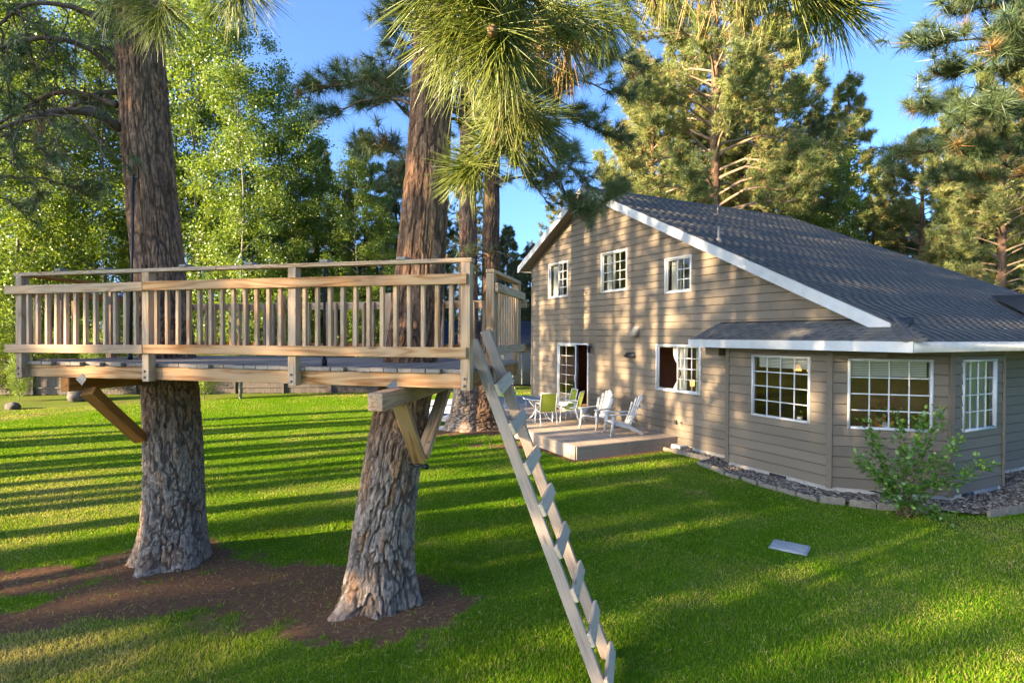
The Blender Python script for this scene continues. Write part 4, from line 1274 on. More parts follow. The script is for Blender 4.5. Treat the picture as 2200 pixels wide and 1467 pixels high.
def post(s, t_, z0, z1, mat, w=.089):
    p = P(s, t_, z0)
    Wm = Matrix.Translation((p[0], p[1], (z0 + z1) / 2)) @ Matrix.Rotation(math.atan2(-E1[1], -E1[0]), 4, 'Z') @ Matrix.Rotation(math.pi / 2, 4, 'Y')
    return obj('post', box_me('post', (round(z1 - z0, 3), w, w), mat, .004), plat, Wm)
front = []
for k, s in enumerate((0.0, 1.77, 3.53, LEN)):
    ps = post(s, 0.0, 2.56 - .002 * k, 3.70, M['lumber_pale'] if k else M['lumber'])
    front.append(ps)
    for z in (2.60, 2.665): bolt(P(s + .008, -.045, z), (N1[0], N1[1], 0), ps)
for s, t_ in ((0.0, .86), (0.0, 2.13), (1.8, DEP), (3.5, DEP), (LEN, DEP), (LEN, 1.1)):
    post(s, t_, 2.56, 3.70 if t_ < 2.2 else 3.62, M['lumber'])
def rail(p0, p1, h_, t_, mat, name='rail'): return board(name, p0, p1, t_, h_, mat, plat)
off = -.0445 - .019
ZU, ZL = 3.552, 2.898
# front rails in two lengths
for z, dz in ((ZU, .0), (ZL, .0)):
    rail(P(-.02, off, z), P(3.528, off, z), .094, .037, M['lumber_stain'])
    rail(P(3.532, off, z - .004), P(LEN + .16, off, z - .012), .092, .037, M['lumber'])
board('cap_rail', P(-.06, 0, 3.72), P(2.64, 0, 3.72), .092, .038, M['lumber'], plat)
board('cap_rail', P(2.645, 0, 3.72), P(LEN + .07, 0, 3.715), .092, .038, M['lumber_pale'], plat)
for s in (.62, 1.42, 2.26, 3.05, 4.1, 4.72):
    q = P(s, .0, 3.752); Wm = Matrix.Translation(Vector(q)) @ Matrix.Rotation(math.atan2(E2[1], E2[0]), 4, 'Z')
    obj('rail_block', box_me('rail_block', (.11, .085, .03), M['lumber_grey'], .004), plat, Wm)
def balusters(f0, n, z0, z1, mat):
    for i in range(n):
        p = f0(i)
        Wm = Matrix.Translation((p[0], p[1], (z0 + z1) / 2)) @ Matrix.Rotation(math.atan2(-E1[1], -E1[0]) + rg.uniform(-.06, .06), 4, 'Z') @ Matrix.Rotation(rg.uniform(-.006, .006), 4, 'X') @ Matrix.Rotation(math.pi / 2, 4, 'Y')
        obj('baluster', box_me('baluster', (round(z1 - z0, 3), .038, .038), mat, .003), plat, Wm)
for a, b in ((0.0, 1.77), (1.77, 3.53), (3.53, LEN)):
    m_ = 12
    balusters(lambda i: P(a + (b - a) * (i + 1) / (m_ + 1), off + .037, 0), m_, ZL - .045, ZU + .045, M['lumber'] if a < 3 else M['lumber_pale'])
# right side beyond the ladder gap: rails on the outer face
def PR(t_, o, z):
    q = P(-o, t_, z); return q
for z in (ZU, ZL):
    rail(PR(.83, .0635, z), PR(2.30, .0635, z), .094, .037, M['lumber'])
board('cap_rail', PR(.81, 0, 3.72), PR(2.20, 0, 3.72), .092, .038, M['lumber'], plat)
balusters(lambda i: PR(.98 + i * .118, .026, 0), 10, ZL - .045, ZU + .045, M['lumber'])
# back rails
for z in (3.46, 2.885):
    rail(P(-.1, DEP + .06, z), P(LEN + .1, DEP + .06, z), .10, .037, M['lumber_red'] if z < 3 else M['lumber'])
balusters(lambda i: P(.17 + i * .145, DEP + .02, 0), 35, 2.84, 3.50, M['lumber'])
# left side rails
for z in (ZU - .03, ZL):
    rail(P(LEN + .063, -.03, z), P(LEN + .063, DEP + .05, z), .094, .037, M['lumber_red'] if z > 3 else M['lumber'])
board('cap_rail', P(LEN, .02, 3.715), P(LEN, DEP + .02, 3.66), .092, .036, M['lumber_red'], plat)
balusters(lambda i: P(LEN + .02, .16 + i * .15, 0), 13, ZL - .045, ZU + .02, M['lumber'])
# beams under the platform and their braces
def beam(name, p0, p1, w, h_, mat, up=(0, 0, 1)): return board(name, p0, p1, w, h_, mat, plat, up, .006)
R0, R1 = at(806, 862, 4.72), at(990, 842, 6.9)
R0[2] = R1[2] = 2.485
bm = beam('beam', R0, np.array([-.72, 7.25, 2.485]), .135, .15, M['lumber'])
bb = np.array([-1.0, 6.0, 1.72])
br = beam('brace', np.array([-1.045, 5.22, 2.43]), np.array([-.985, 5.98, 1.72]), .085, .135, M['lumber_stain'], (1, 0, .1))
br2 = beam('brace', np.array([-.80, 6.95, 2.46]), np.array([-.965, 6.06, 1.74]), .085, .135, M['lumber'], (1, 0, .1))
for d_ in (0, .05): bolt(np.array([-.985 + .05, 5.90 + d_, 1.80 - d_ * .5]), (.35, -1, .0), br)
bolt(np.array([-.90, 6.06, 1.90]), (1, -.4, 0), br2)
mb = MB(); mb.tube([(-1.10, 6.08, 1.655), (-.93, 5.98, 1.655)], .016, 10); mb.build('through_bolt', M['black_metal'], plat)
mb = MB(); mb.tube([(-.93, 5.98, 1.655), (-.895, 5.96, 1.655)], .03, 6); mb.build('nut', M['black_metal'], plat)
L0 = at(139, 829, 6.23); L0[2] = 2.485
beam('beam', L0, np.array([-4.50, 8.45, 2.485]), .115, .15, M['lumber_red'])
lb = beam('brace', np.array([-4.80, 6.36, 2.41]), np.array([-4.70, 7.12, 1.72]), .11, .15, M['lumber_red'], (1, 0, .1))
bolt(np.array([-4.66, 6.98, 1.79]), (.4, -1, -.1), lb, .018)
def gusset(p, name='joist_hanger'):
    c = np.array(p)
    V = [c + N3 for N3 in (np.array([0, 0, .06]), np.array([.05, 0, 0]), np.array([0, 0, -.07]), np.array([-.07, .0, 0]))]
    V2 = [v + np.array([0, .004, 0]) for v in V]
    obj(name, mesh(name, V + V2, [(0, 1, 2, 3), (7, 6, 5, 4), (0, 4, 5, 1), (1, 5, 6, 2), (2, 6, 7, 3), (3, 7, 4, 0)], M['steel']), plat)
q = P(4.47, -.0, 2.555); gusset((q[0], q[1] + .03, q[2]))
q = P(.72, -.0, 2.585); gusset((q[0], q[1] + .035, q[2] - .01))

# ladder -----------------------------------------------------------
lad = thing('ladder', 'weathered wooden ladder of two rails and eight board rungs leaning on the platform', 'ladder', (.8, 5.0, 0))
TL, BL = at(1019, 742, 5.30), np.array([.80, 4.70, -.02])
TR, BR = at(1046, 720, 5.78), np.array([.925, 5.27, -.02])
nrm = np.cross(BL - TL, BR - BL); nrm /= np.linalg.norm(nrm)
if nrm[0] < 0: nrm = -nrm
side = np.cross(nrm, (BL - TL) / np.linalg.norm(BL - TL))
for a, b in ((TL, BL), (TR, BR)):
    d = (b - a) / np.linalg.norm(b - a)
    board('rail', a - d * .05, b, .05, .105, M['ladder_wood'], lad, tuple(nrm), .006)
for k in range(8):
    f = .145 + k * .117
    a, b = TL + (BL - TL) * f, TR + (BR - TR) * (f + .004)
    d = (b - a) / np.linalg.norm(b - a)
    o_ = nrm * (.0525 + .019)
    lat = (BL - TL) / np.linalg.norm(BL - TL)
    tw = rg.uniform(-.05, .05)
    zax = nrm + lat * tw
    r_ = board('rung', a + o_ - d * .035, b + o_ + d * .035, .115, .038, M['rung_wood'], lad, tuple(zax), .005)
    for e, pp in ((.02, a), (-.02, b)): bolt(pp + o_ + nrm * .018 + lat * .015, nrm, r_, .005)

# poles, rope and caps on the platform
for (nm, lab, u, v0, v1, Y) in (('pole', 'thin black metal pole standing against the left pine trunk', 283, 375, 790, 6.85), ('pole', 'short black metal pole standing on the platform behind the front rail', 697, 574, 788, 5.62)):
    t = thing(nm, lab, 'pole', at(u, v1, Y))
    top, bot = at(u + (4 if u < 400 else 0), v0, Y), at(u - (3 if u < 400 else 0), v1, Y); bot[2] = FZ
    mb = MB(); mb.tube([bot, top], .014, 8); mb.build('shaft', M['black_metal'], t, smooth=True)
    mb = MB(); mb.tube([bot, bot + np.array([0, 0, .07])], .028, 8); mb.build('socket', M['black_metal'], t, smooth=True)
    if u < 400:
        mb = MB(); mb.tube([top + (-.05, 0, -.03), top + (.05, 0, -.03)], .006, 5); mb.build('crosspiece', M['steel'], t)
t = thing('rope', 'blue rope tied between the back railing posts left of the left pine', 'rope', at(230, 640, 7.6))
a, b = at(195, 630, 7.9), at(268, 634, 7.2)
mb = MB(); mb.tube(spline([a, a * .6 + b * .4 + (0, 0, -.06), a * .3 + b * .7 + (0, 0, -.05), b], 14), .009, 6); mb.tube(spline([b, b + (.03, 0, .03), b + (.05, 0, -.03), b + (-.04, -.01, .03), b + (0, 0, 0)], 12), .012, 6); mb.tube([a, a + (0, 0, -.10)], .009, 6)
mb.build('cord', M['rope'], t, smooth=True)
# ---------------------------------------------------------------- trees
def sstep(a, b, x):
    t = np.clip((x - a) / (b - a), 0, 1)
    return t * t * (3 - 2 * t)
def trunk_me(path, nseg, dz, cw=.14, ch=.34, amp=.035, flare=.0, lobes=(), mat=None, seed=0, name='trunk', fh=.38, base=0.0):
    """path: rows (x, y, z, r). Bark plates are real relief; the fissures and plate tones ride along as attributes."""
    path = np.asarray(path, float)
    L = np.concatenate([[0], np.cumsum(np.linalg.norm(np.diff(path[:, :3], axis=0), axis=1))])
    n = max(6, int(L[-1] / dz))
    s = spline(path, n)
    C, r = s[:, :3], np.maximum(s[:, 3], .02)
    th = np.arange(nseg) / nseg * 2 * np.pi
    TH, Z = np.meshgrid(th, C[:, 2])
    R = np.repeat(r[:, None], nseg, 1)
    hz = np.maximum(Z - base, 0)
    if flare:
        lob = .35 + sum(a * np.exp(-(((TH - math.radians(t) + np.pi) % (2 * np.pi) - np.pi) / w) ** 2) for t, a, w in lobes)
        R = R * (1 + flare * lob * np.exp(-hz / fh))
    r0 = float(np.median(r))
    per = max(5, int(round(2 * np.pi * r0 / cw)))
    lz = np.repeat(np.linspace(0, L[-1], n)[:, None], nseg, 1)
    cx, cy = TH / (2 * np.pi) * per, lz / ch
    wob = (fbm(np.cos(TH) * 3 + 7, lz * 4 + np.sin(TH) * 3, seed + 2) - .5)
    f1, f2, idr = voro(cx * 1.0 + wob * 1.2, cy * .8 + wob * .8, per, seed)
    def ridge(kx, ky, s_):
        v = .72 * vwrap(cx * kx + wob * .7, cy * ky + wob * 1.5, per * kx, s_) + .28 * vwrap(cx * 2 * kx, cy * 2.3 * ky, per * kx * 2, s_ + 1)
        return 1 - np.abs(2 * v - 1)
    c1 = sstep(.80, .94, ridge(1, .75, seed + 31)) * sstep(.25, .5, vwrap(cx * .5, cy * .9, max(1, per // 2), seed + 51) + .30)
    c2 = sstep(.80, .95, ridge(2, 1.1, seed + 37))
    c3 = sstep(.86, .97, ridge(1, 2.6, seed + 43))
    crack = np.clip(c1 + .7 * c2 + .45 * c3, 0, 1)
    disp = -amp * (c1 + .6 * c2 + .4 * c3) + amp * .55 * (fbm(TH * 9, lz * 14, seed + 4) - .5) + amp * .25 * (idr - .5) + amp * .4
    R = R + disp * np.clip(R / .3, .2, 1.2)
    V = np.stack([C[:, 0:1] + R * np.cos(TH), C[:, 1:2] + R * np.sin(TH), Z - np.where(Z < base + .02, .15, 0)], 2).reshape(-1, 3)
    j = np.arange(nseg)
    q = (np.arange(n - 1)[:, None, None] * nseg + np.stack([j, (j + 1) % nseg, (j + 1) % nseg + nseg, j + nseg], 1)[None]).reshape(-1, 4)
    return np_mesh(name, V, [q], mat, True, {'plate': idr.ravel(), 'crack': crack.ravel(), 'hgt': hz.ravel()})

def needles_np(C, D, n, length, width, rng, shoot=.10, spread=.95, droop=.0, fwd=.55):
    """tufts: n flat tapering needles round each shoot C with direction D"""
    k = len(C)
    Cn, Dn = np.repeat(C, n, 0), np.repeat(D, n, 0)
    m = k * n
    a = rng.normal(size=(m, 3)); a /= np.linalg.norm(a, axis=1)[:, None]
    d = Dn * fwd + a * spread
    d[:, 2] -= droop
    d /= np.linalg.norm(d, axis=1)[:, None] + 1e-9
    s = rng.random(m)[:, None]
    o = Cn + Dn * (s - .6) * np.repeat(np.broadcast_to(shoot, (k,)), n)[:, None]
    Ln = (np.repeat(np.broadcast_to(length, (k,)), n) * rng.uniform(.65, 1.15, m))[:, None]
    w = np.cross(d, rng.normal(size=(m, 3))); w /= np.linalg.norm(w, axis=1)[:, None] + 1e-9
    V = np.stack([o - w * width * .5, o + w * width * .5, o + d * Ln], 1).reshape(-1, 3)
    return V, np.arange(m * 3).reshape(-1, 3)

def norm(v): return np.asarray(v, float) / (np.linalg.norm(v) + 1e-9)

def limb_tufts(path, rng, dens, reach, start=.25, side=.55):
    """tuft positions and directions along a limb: on short side twigs, thicker towards the tip"""
    pts = spline(path, 24)
    T = np.gradient(pts, axis=0); T /= np.linalg.norm(T, axis=1)[:, None]
    k = max(3, int(dens))
    f = start + (1 - start) * rng.random(k) ** .75
    i = np.minimum((f * 23).astype(int), 22)
    p = pts[i] + (pts[i + 1] - pts[i]) * ((f * 23) - i)[:, None]
    a = rng.normal(size=(k, 3)); a[:, 2] *= .65; a[:, 2] += .12
    a /= np.linalg.norm(a, axis=1)[:, None]
    r = reach * rng.random(k) ** .8 * (1.1 - .5 * f)
    d = T[i] * .7 + a * side; d[:, 2] += .25; d /= np.linalg.norm(d, axis=1)[:, None]
    return p, p + d * r[:, None], d

def pine_parts(seed, H, cb, cr, nl, tuf, trunk_r=.26, lean=(0, 0), nlen=.27, nw=.024, n=24, spread=.95, shape='round', twig=True, limb_r=.05, reach=.75):
    """trunk, limbs and needles of one pine standing at the origin"""
    rng = np.random.default_rng(seed)
    tp = [(lean[0] * f * f * H, lean[1] * f * f * H, H * f, trunk_r * (1 - f) ** .75 + .02) for f in np.linspace(0, 1, 9)]
    tm = trunk_me(tp, 14, .35, .2, .6, .02, .5, ((40, .4, .5), (200, .4, .6)), M['bark_far'], seed)
    lb = MB(); CC, DD, TT = [], [], []
    for i in range(nl):
        f = (i + rng.random()) / nl
        z = cb + (H - cb) * f
        if shape == 'round': R = cr * (math.sin(math.pi * min(1, .18 + f * .80)) ** .7) * rng.uniform(.65, 1.12)
        else: R = cr * (1 - f) ** .8 * rng.uniform(.75, 1.12) + .25
        az = i * 2.399 + rng.uniform(-.5, .5)
        dx, dy = math.cos(az), math.sin(az)
        b = np.array([lean[0] * (z / H) ** 2 * H, lean[1] * (z / H) ** 2 * H, z])
        up = (.25 if shape == 'round' else .05) + .35 * f
        tilt = rng.uniform(-.25, .2) + up - .25
        path = [b, b + np.array([dx, dy, .30 + tilt * .5]) * R * .4, b + np.array([dx * R * .8, dy * R * .8, tilt * R * .8 - .05 * R]), b + np.array([dx * R, dy * R, tilt * R + .12 * R])]
        lb.tube(spline(path, 8), np.linspace(limb_r * (1.15 - f * .7), .010, 8), 5, cap=False)
        base, c, d = limb_tufts(path, rng, tuf * (.35 + .65 * R / cr), reach * min(1, .4 + R / 3.5))
        if twig:
            for q0, q1 in list(zip(base, c))[::2]: lb.tube([q0, q1], [.012, .005], 3, cap=False)
        CC.append(c); DD.append(d); TT.append(np.clip(rng.normal(.42, .18) + rng.normal(0, .14, len(c)), 0, 1))
    top = np.array([lean[0] * H, lean[1] * H, H])
    c = top + rng.normal(size=(10, 3)) * .25; CC.append(c); DD.append(np.tile([0, 0, 1.], (10, 1))); TT.append(rng.random(10) * .6)
    C, D, T = np.concatenate(CC), np.concatenate(DD), np.concatenate(TT)
    T = np.where(rng.random(len(T)) < .05, .98, T)
    V, Fc = needles_np(C, D, n, nlen, nw, rng, .16, spread)
    return dict(trunk=tm, limbs=lb, V=V, F=Fc, T=np.repeat(T, n * 3))

PINE_VAR = {}
def pine_variant(key, mat, limbmat, **kw):
    p = pine_parts(**kw)
    PINE_VAR[key] = (p['trunk'], p['limbs'].me('limbs', M[limbmat]), np_mesh('crown', p['V'], p['F'], M[mat], False, {'tint': p['T']}))
def put_pine(key, x, y, label, scale=1.0, rz=0.0, group=None, z=-.05, sz=None):
    t = thing('pine_tree', label, 'tree', (x, y, z), rz, group)
    W = WM[t.name] @ Matrix.Diagonal((scale, scale, sz or scale, 1))
    a, b, c = PINE_VAR[key]
    obj('trunk', a, t, W); obj('limbs', b, t, W); obj('crown', c, t, W)
    return t

pine_variant('tall_a', 'needle', 'limb_bark', seed=1, H=20, cb=6.0, cr=3.6, nl=70, tuf=44, n=28, nw=.028)
pine_variant('tall_b', 'needle', 'limb_bark', seed=2, H=22, cb=7.5, cr=3.2, nl=66, tuf=40, n=28, nw=.028, lean=(.02, .01))
pine_variant('cone', 'needle', 'limb_bark', seed=3, H=14, cb=.6, cr=2.6, nl=100, tuf=46, n=28, nw=.028, shape='cone', trunk_r=.2)
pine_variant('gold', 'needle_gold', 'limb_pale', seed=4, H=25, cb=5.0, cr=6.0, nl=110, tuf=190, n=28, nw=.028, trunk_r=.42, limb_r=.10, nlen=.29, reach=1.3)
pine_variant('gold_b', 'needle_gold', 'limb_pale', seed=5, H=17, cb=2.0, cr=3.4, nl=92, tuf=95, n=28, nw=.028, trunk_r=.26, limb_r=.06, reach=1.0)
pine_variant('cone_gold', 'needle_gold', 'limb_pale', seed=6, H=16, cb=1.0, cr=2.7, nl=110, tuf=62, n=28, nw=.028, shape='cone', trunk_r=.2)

# aspens
def aspen_variant(key, seed, H, cb, cr, nleaf, size=.10, tr=.075):
    rng = np.random.default_rng(seed)
    lb = MB()
    wob = rng.normal(size=(6, 2)) * .12 * np.array([0, .35, .8, 1, 1, 1])[:, None]
    tp = np.array([(wob[i, 0] * (i > 0), wob[i, 1] * (i > 0), H * i / 5) for i in range(6)])
    sp = spline(tp, 26)
    tb = MB(); tb.tube(sp, np.linspace(tr, .02, 26), 9, cap=False)
    P_, T_ = [], []
    nb = 46
    for i in range(nb):
        f = (i + rng.random()) / nb
        z = cb + (H - cb) * f
        R = cr * (math.sin(math.pi * min(1, .16 + .82 * f)) ** .75) * rng.uniform(.6, 1.15)
        az = i * 2.399 + rng.uniform(-.6, .6)
        b = sp[min(25, int(z / H * 25))]
        e = b + np.array([math.cos(az) * R, math.sin(az) * R, R * .45 + .2])
        path = spline([b, b * .5 + e * .5 + np.array([0, 0, .12]), e], 7)
        lb.tube(path, np.linspace(.022, .005, 7), 4, cap=False)
        k = int(nleaf / nb * (.5 + R / cr * .6))
        nc = max(3, int(R * 4.5))
        ff = rng.uniform(.3, 1.05, nc)
        cc = b + (e - b) * ff[:, None] + rng.normal(size=(nc, 3)) * .22
        w = rng.integers(0, nc, k)
        P_.append(cc[w] + rng.normal(size=(k, 3)) * np.array([.22, .22, .17]))
        T_.append(np.clip((.18 + .42 * rng.random(nc))[w] + rng.normal(0, .13, k), 0, 1))
    Pp, Tt = np.concatenate(P_), np.concatenate(T_)
    V, Fq = leaves_np(Pp, size, rng, .85)
    PINE_VAR[key] = (tb.me('trunk', M['aspen_bark'], True), lb.me('limbs', M['aspen_bark']), np_mesh('crown', V, Fq, M['aspen_leaf'], False, {'tint': np.repeat(Tt, 4)}))
def put_aspen(key, x, y, label, scale=1.0, rz=0.0, group='aspens along the fence'):
    t = thing('aspen_tree', label, 'tree', (x, y, -.03), rz, group)
    W = WM[t.name] @ Matrix.Scale(scale, 4)
    a, b, c = PINE_VAR[key]
    obj('trunk', a, t, W); obj('limbs', b, t, W); obj('crown', c, t, W)
pine_variant('shade_a', 'needle', 'limb_bark', seed=7, H=20, cb=9.0, cr=2.6, nl=40, tuf=20, n=24, trunk_r=.30)
pine_variant('shade_b', 'needle', 'limb_bark', seed=8, H=22, cb=9.5, cr=2.3, nl=42, tuf=20, n=24, trunk_r=.27, lean=(.015, -.01))
pine_variant('column', 'needle', 'limb_bark', seed=9, H=24, cb=6.8, cr=.95, nl=84, tuf=9, n=28, nw=.03, trunk_r=.24, reach=.8)
aspen_variant('asp_a', 21, 16, 2.0, 2.4, 27000)
aspen_variant('asp_b', 22, 14, 1.6, 2.2, 24000)
aspen_variant('asp_c', 23, 17, 2.6, 2.6, 29000)
aspen_variant('asp_small', 24, 6, .5, 1.5, 14000, .09, .05)

# --- the two host pines
LTRUNK = [(-4.44, 7.40, 0.0, .355), (-4.45, 7.40, .9, .345), (-4.48, 7.41, 1.9, .335), (-4.56, 7.42, 2.9, .318), (-4.66, 7.44, 3.8, .303), (-4.84, 7.46, 5.6, .288), (-4.96, 7.46, 7.4, .27), (-5.05, 7.45, 10, .23), (-5.1, 7.4, 14, .16), (-5.1, 7.4, 19, .04)]
RTRUNK = [(-1.50, 6.28, 0.0, .33), (-1.45, 6.33, .8, .325), (-1.36, 6.40, 1.6, .315), (-1.24, 6.52, 2.4, .31), (-1.14, 6.64, 3.2, .30), (-1.05, 6.76, 4.6, .27), (-.99, 6.82, 5.8, .245), (-.95, 6.85, 7.4, .22), (-.9, 6.9, 10, .18), (-.85, 6.9, 13, .12), (-.85, 6.9, 16, .03)]
left_pine = thing('pine_tree', 'thick brown pine trunk rising through the left part of the tree platform', 'tree', (-4.44, 7.4, 0))
LOW = lambda t: [p for p in t if p[2] <= 7.5]
UPP = lambda t: [p for p in t if p[2] >= 7.3]
obj('upper_trunk', trunk_me(UPP(LTRUNK), 40, .15, .16, .4, .02, 0, (), M['bark_left'], 3), left_pine)
obj('trunk', trunk_me(LOW(LTRUNK), 300, .014, .062, .17, .016, .55, ((195, .85, .38), (255, .95, .30), (320, .35, .4), (90, .5, .6)), M['bark_left'], 3, base=.05), left_pine)
right_pine = thing('pine_tree', 'leaning orange brown pine trunk rising through the right part of the platform', 'tree', (-1.5, 6.28, 0))
obj('upper_trunk', trunk_me(UPP(RTRUNK), 40, .15, .16, .4, .02, 0, (), M['bark_right'], 8), right_pine)
obj('trunk', trunk_me(LOW(RTRUNK), 280, .014, .072, .26, .019, .55, ((228, 1.25, .30), (290, .45, .4), (350, .75, .38), (160, .4, .4)), M['bark_right'], 8, base=.05), right_pine)

def bough(tree, paths, rng, dens, nlen, nw, n, mat, name='limb', r=.03, tint=.35, reach=.5, start=.25, droop=.05, spread=.95, limbmat='limb_bark', fname='needle_sprays'):
    """limbs (one object each) with their needle sprays joined into one mesh"""
    CC, DD, TT = [], [], []
    tw = MB()
    for k, path in enumerate(paths):
        mb = MB()
        sp = spline(path, 18)
        wig = rng.normal(size=sp.shape) * .012; wig[0] = 0
        mb.tube(sp + wig, np.linspace(r, .006, 18), 6)
        mb.build(name, M[limbmat], tree, smooth=True)
        L = np.linalg.norm(np.diff(sp, axis=0), axis=1).sum()
        b, c, d = limb_tufts(path, rng, dens * L, reach, start)
        for q0, q1 in zip(b, c):
            m_ = (q0 + q1) / 2 + np.array([0, 0, -.03])
            tw.tube(spline([q0, m_, q1], 4), [.008, .006, .005, .004], 4, cap=False)
        CC.append(c); DD.append(d); TT.append(np.clip(rng.normal(tint, .16, len(c)), 0, 1))
    C, D, T = np.concatenate(CC), np.concatenate(DD), np.concatenate(TT)
    T = np.where(rng.random(len(T)) < .04, 1.0, T)
    V, Fc = needles_np(C, D, n, nlen, nw, rng, .10, spread, droop)
    o = obj(fname, np_mesh(fname, V, Fc, M[mat], False, {'tint': np.repeat(T, n * 3)}), tree)
    tw.build('twigs', M['twig'], tree)['kind'] = 'stuff'
    return o

rb = np.random.default_rng(41)
tz = lambda tr, z: np.array([np.interp(z, [p[2] for p in tr], [p[k] for p in tr]) for k in range(3)])
# boughs of the right pine: left fan, right fan sinking in front of the gable
paths = []
for (z, ends) in ((5.6, [(640, 205, 7.6), (700, 255, 7.0), (735, 180, 8.3), (790, 240, 7.2)]),
                  (6.4, [(820, 40, 7.6), (835, 130, 6.9), (815, 200, 8.2), (860, 20, 6.6)]),
                  (5.0, [(770, 330, 8.0), (840, 400, 7.5)]),
                  (5.9, [(1210, 330, 8.2), (1290, 420, 8.0), (1335, 300, 8.6), (1270, 470, 8.3), (1180, 440, 8.4), (1245, 240, 8.9), (1360, 210, 8.0), (1120, 360, 8.8)]),
                  (6.8, [(1320, 130, 8.0), (1390, 150, 8.8), (1180, 180, 8.8), (1100, 200, 8.2)])):
    for (u, v, Y) in ends:
        b = tz(RTRUNK, z + rb.uniform(-.25, .25)); e = at(u, v, Y)
        mid = b * .45 + e * .55 + np.array([0, 0, .22])
        paths.append([b, b * .75 + e * .25 + np.array([0, 0, .16]), mid, e])
bough(right_pine, paths, rb, 17, .19, .0075, 84, 'needle', r=.026, tint=.28, reach=.55, start=.25)
# a bare curved branch end with a dead cone spray in front of the gable top
bp = [at(1140, 300, 8.3), at(1200, 380, 8.1), at(1245, 470, 8.0), at(1310, 425, 7.9), at(1335, 405, 7.9)]
bough(right_pine, [[at(1100, 250, 8.5), at(1180, 350, 8.3), at(1225, 440, 8.1), at(1265, 458, 8.0)], bp], rb, 12, .18, .007, 80, 'needle', r=.018, tint=.33, reach=.22, start=.55)
# crown above the frame
def crown_above(tree, trunk, seed, z0, z1, cr, nl, tuf):
    rng = np.random.default_rng(seed)
    CC, DD = [], []
    lb = MB()
    for i in range(nl):
        f = (i + rng.random()) / nl
        b = tz(trunk, z0 + (z1 - z0) * f)
        R = cr * (1 - f) ** .6 * rng.uniform(.6, 1.1) + .3
        az = i * 2.4 + rng.uniform(-.5, .5)
        e = b + np.array([math.cos(az) * R, math.sin(az) * R, R * rng.uniform(-.05, .35)])
        path = [b, b * .6 + e * .4 + np.array([0, 0, .2]), e]
        lb.tube(spline(path, 7), np.linspace(.05 * (1.2 - f), .01, 7), 5, cap=False)
        _, c, d = limb_tufts(path, rng, tuf * R / cr, .6)
        CC.append(c); DD.append(d)
    C, D = np.concatenate(CC), np.concatenate(DD)
    V, Fc = needles_np(C, D, 26, .26, .022, rng, .15)
    obj('crown', np_mesh('crown', V, Fc, M['needle'], False, {'tint': np.full(len(V), .4)}), tree)
    lb.build('upper_limbs', M['limb_bark'], tree)
crown_above(right_pine, RTRUNK, 51, 8.2, 16, 2.6, 30, 26)
crown_above(left_pine, LTRUNK, 52, 9.0, 19, 2.8, 34, 24)
# left pine: big arching limbs towards the left with hanging bare twigs
lp = []
for pts in ([(256, 276, 7.3), (205, 245, 7.0), (120, 240, 6.7), (40, 262, 6.5), (-60, 300, 6.4)],
            [(250, 226, 7.3), (190, 205, 7.4), (120, 200, 7.4), (40, 240, 7.4), (-40, 290, 7.4)],
            [(250, 198, 7.4), (200, 205, 7.7), (130, 240, 8.0), (60, 250, 8.2)],
            [(244, 152, 7.3), (190, 105, 7.1), (110, 82, 6.9), (40, 92, 6.8), (-50, 120, 6.7)],
            [(232, 60, 7.4), (170, 20, 7.2), (60, 10, 7.0), (-20, 70, 6.9)],
            [(340, 40, 7.3), (300, 10, 6.9), (200, -20, 6.5)]):
    lp.append([at(*p) for p in pts])
mbt = MB()
for k, pth in enumerate(lp):
    mb = MB(); mb.tube(spline(pth, 26), np.linspace(.062 if k == 0 else .042, .014, 26), 8); mb.build('limb', M['limb_bark'], left_pine, smooth=True)
CC, DD, TT = [], [], []
for pth in lp[:5]:
    sp = spline(pth, 40)
    for q in range(15):
        i = rb.integers(10, 39)
        a = sp[i]
        dn = np.array([rb.normal() * .28, rb.normal() * .3, -rb.uniform(.25, .95)])
        e = a + dn
        m1 = a + dn * .4 + np.array([rb.normal() * .14, rb.normal() * .1, .16])
        tw = spline([a, m1, e], 9)
        mbt.tube(tw, np.linspace(.013, .004, 9), 5, cap=False)
        for r_ in range(2):
            j = rb.integers(3, 8); b2 = tw[j]; e2 = b2 + np.array([rb.normal() * .22, rb.normal() * .2, rb.uniform(-.25, .15)])
            mbt.tube(spline([b2, (b2 + e2) / 2 + np.array([0, 0, .05]), e2], 5), np.linspace(.006, .003, 5), 4, cap=False)
            if rb.random() < .45: CC.append(e2); DD.append(norm(e2 - b2)); TT.append(rb.random() * .5)
        if rb.random() < .5: CC.append(e); DD.append(norm(dn)); TT.append(1.0 if rb.random() < .15 else rb.random() * .55)
mbt.build('twigs', M['limb_bark'], left_pine)['kind'] = 'stuff'
V, Fc = needles_np(np.array(CC), np.array(DD), 60, .17, .007, rb, .1, .9)
obj('needle_sprays', np_mesh('needle_sprays', V, Fc, M['needle'], False, {'tint': np.repeat(np.array(TT), 180)}), left_pine)
paths = []
for (u0, v0, Y0, u1, v1, Y1) in ((0, 60, 7.0, 30, 330, 7.4), (20, 300, 7.6, 120, 350, 8.0), (-20, 330, 7.6, 90, 420, 8.2), (10, 380, 7.8, 210, 430, 8.4), (-30, 120, 7.0, 60, 150, 7.0), (230, 40, 7.2, 250, 90, 6.6), (-40, 420, 8, 60, 470, 8.6)):
    a, e = at(u0, v0, Y0), at(u1, v1, Y1)
    paths.append([a, a * .5 + e * .5 + np.array([0, 0, .12]), e])
bough(left_pine, paths, rb, 14, .18, .007, 80, 'needle', r=.016, tint=.35, reach=.4, start=.2)

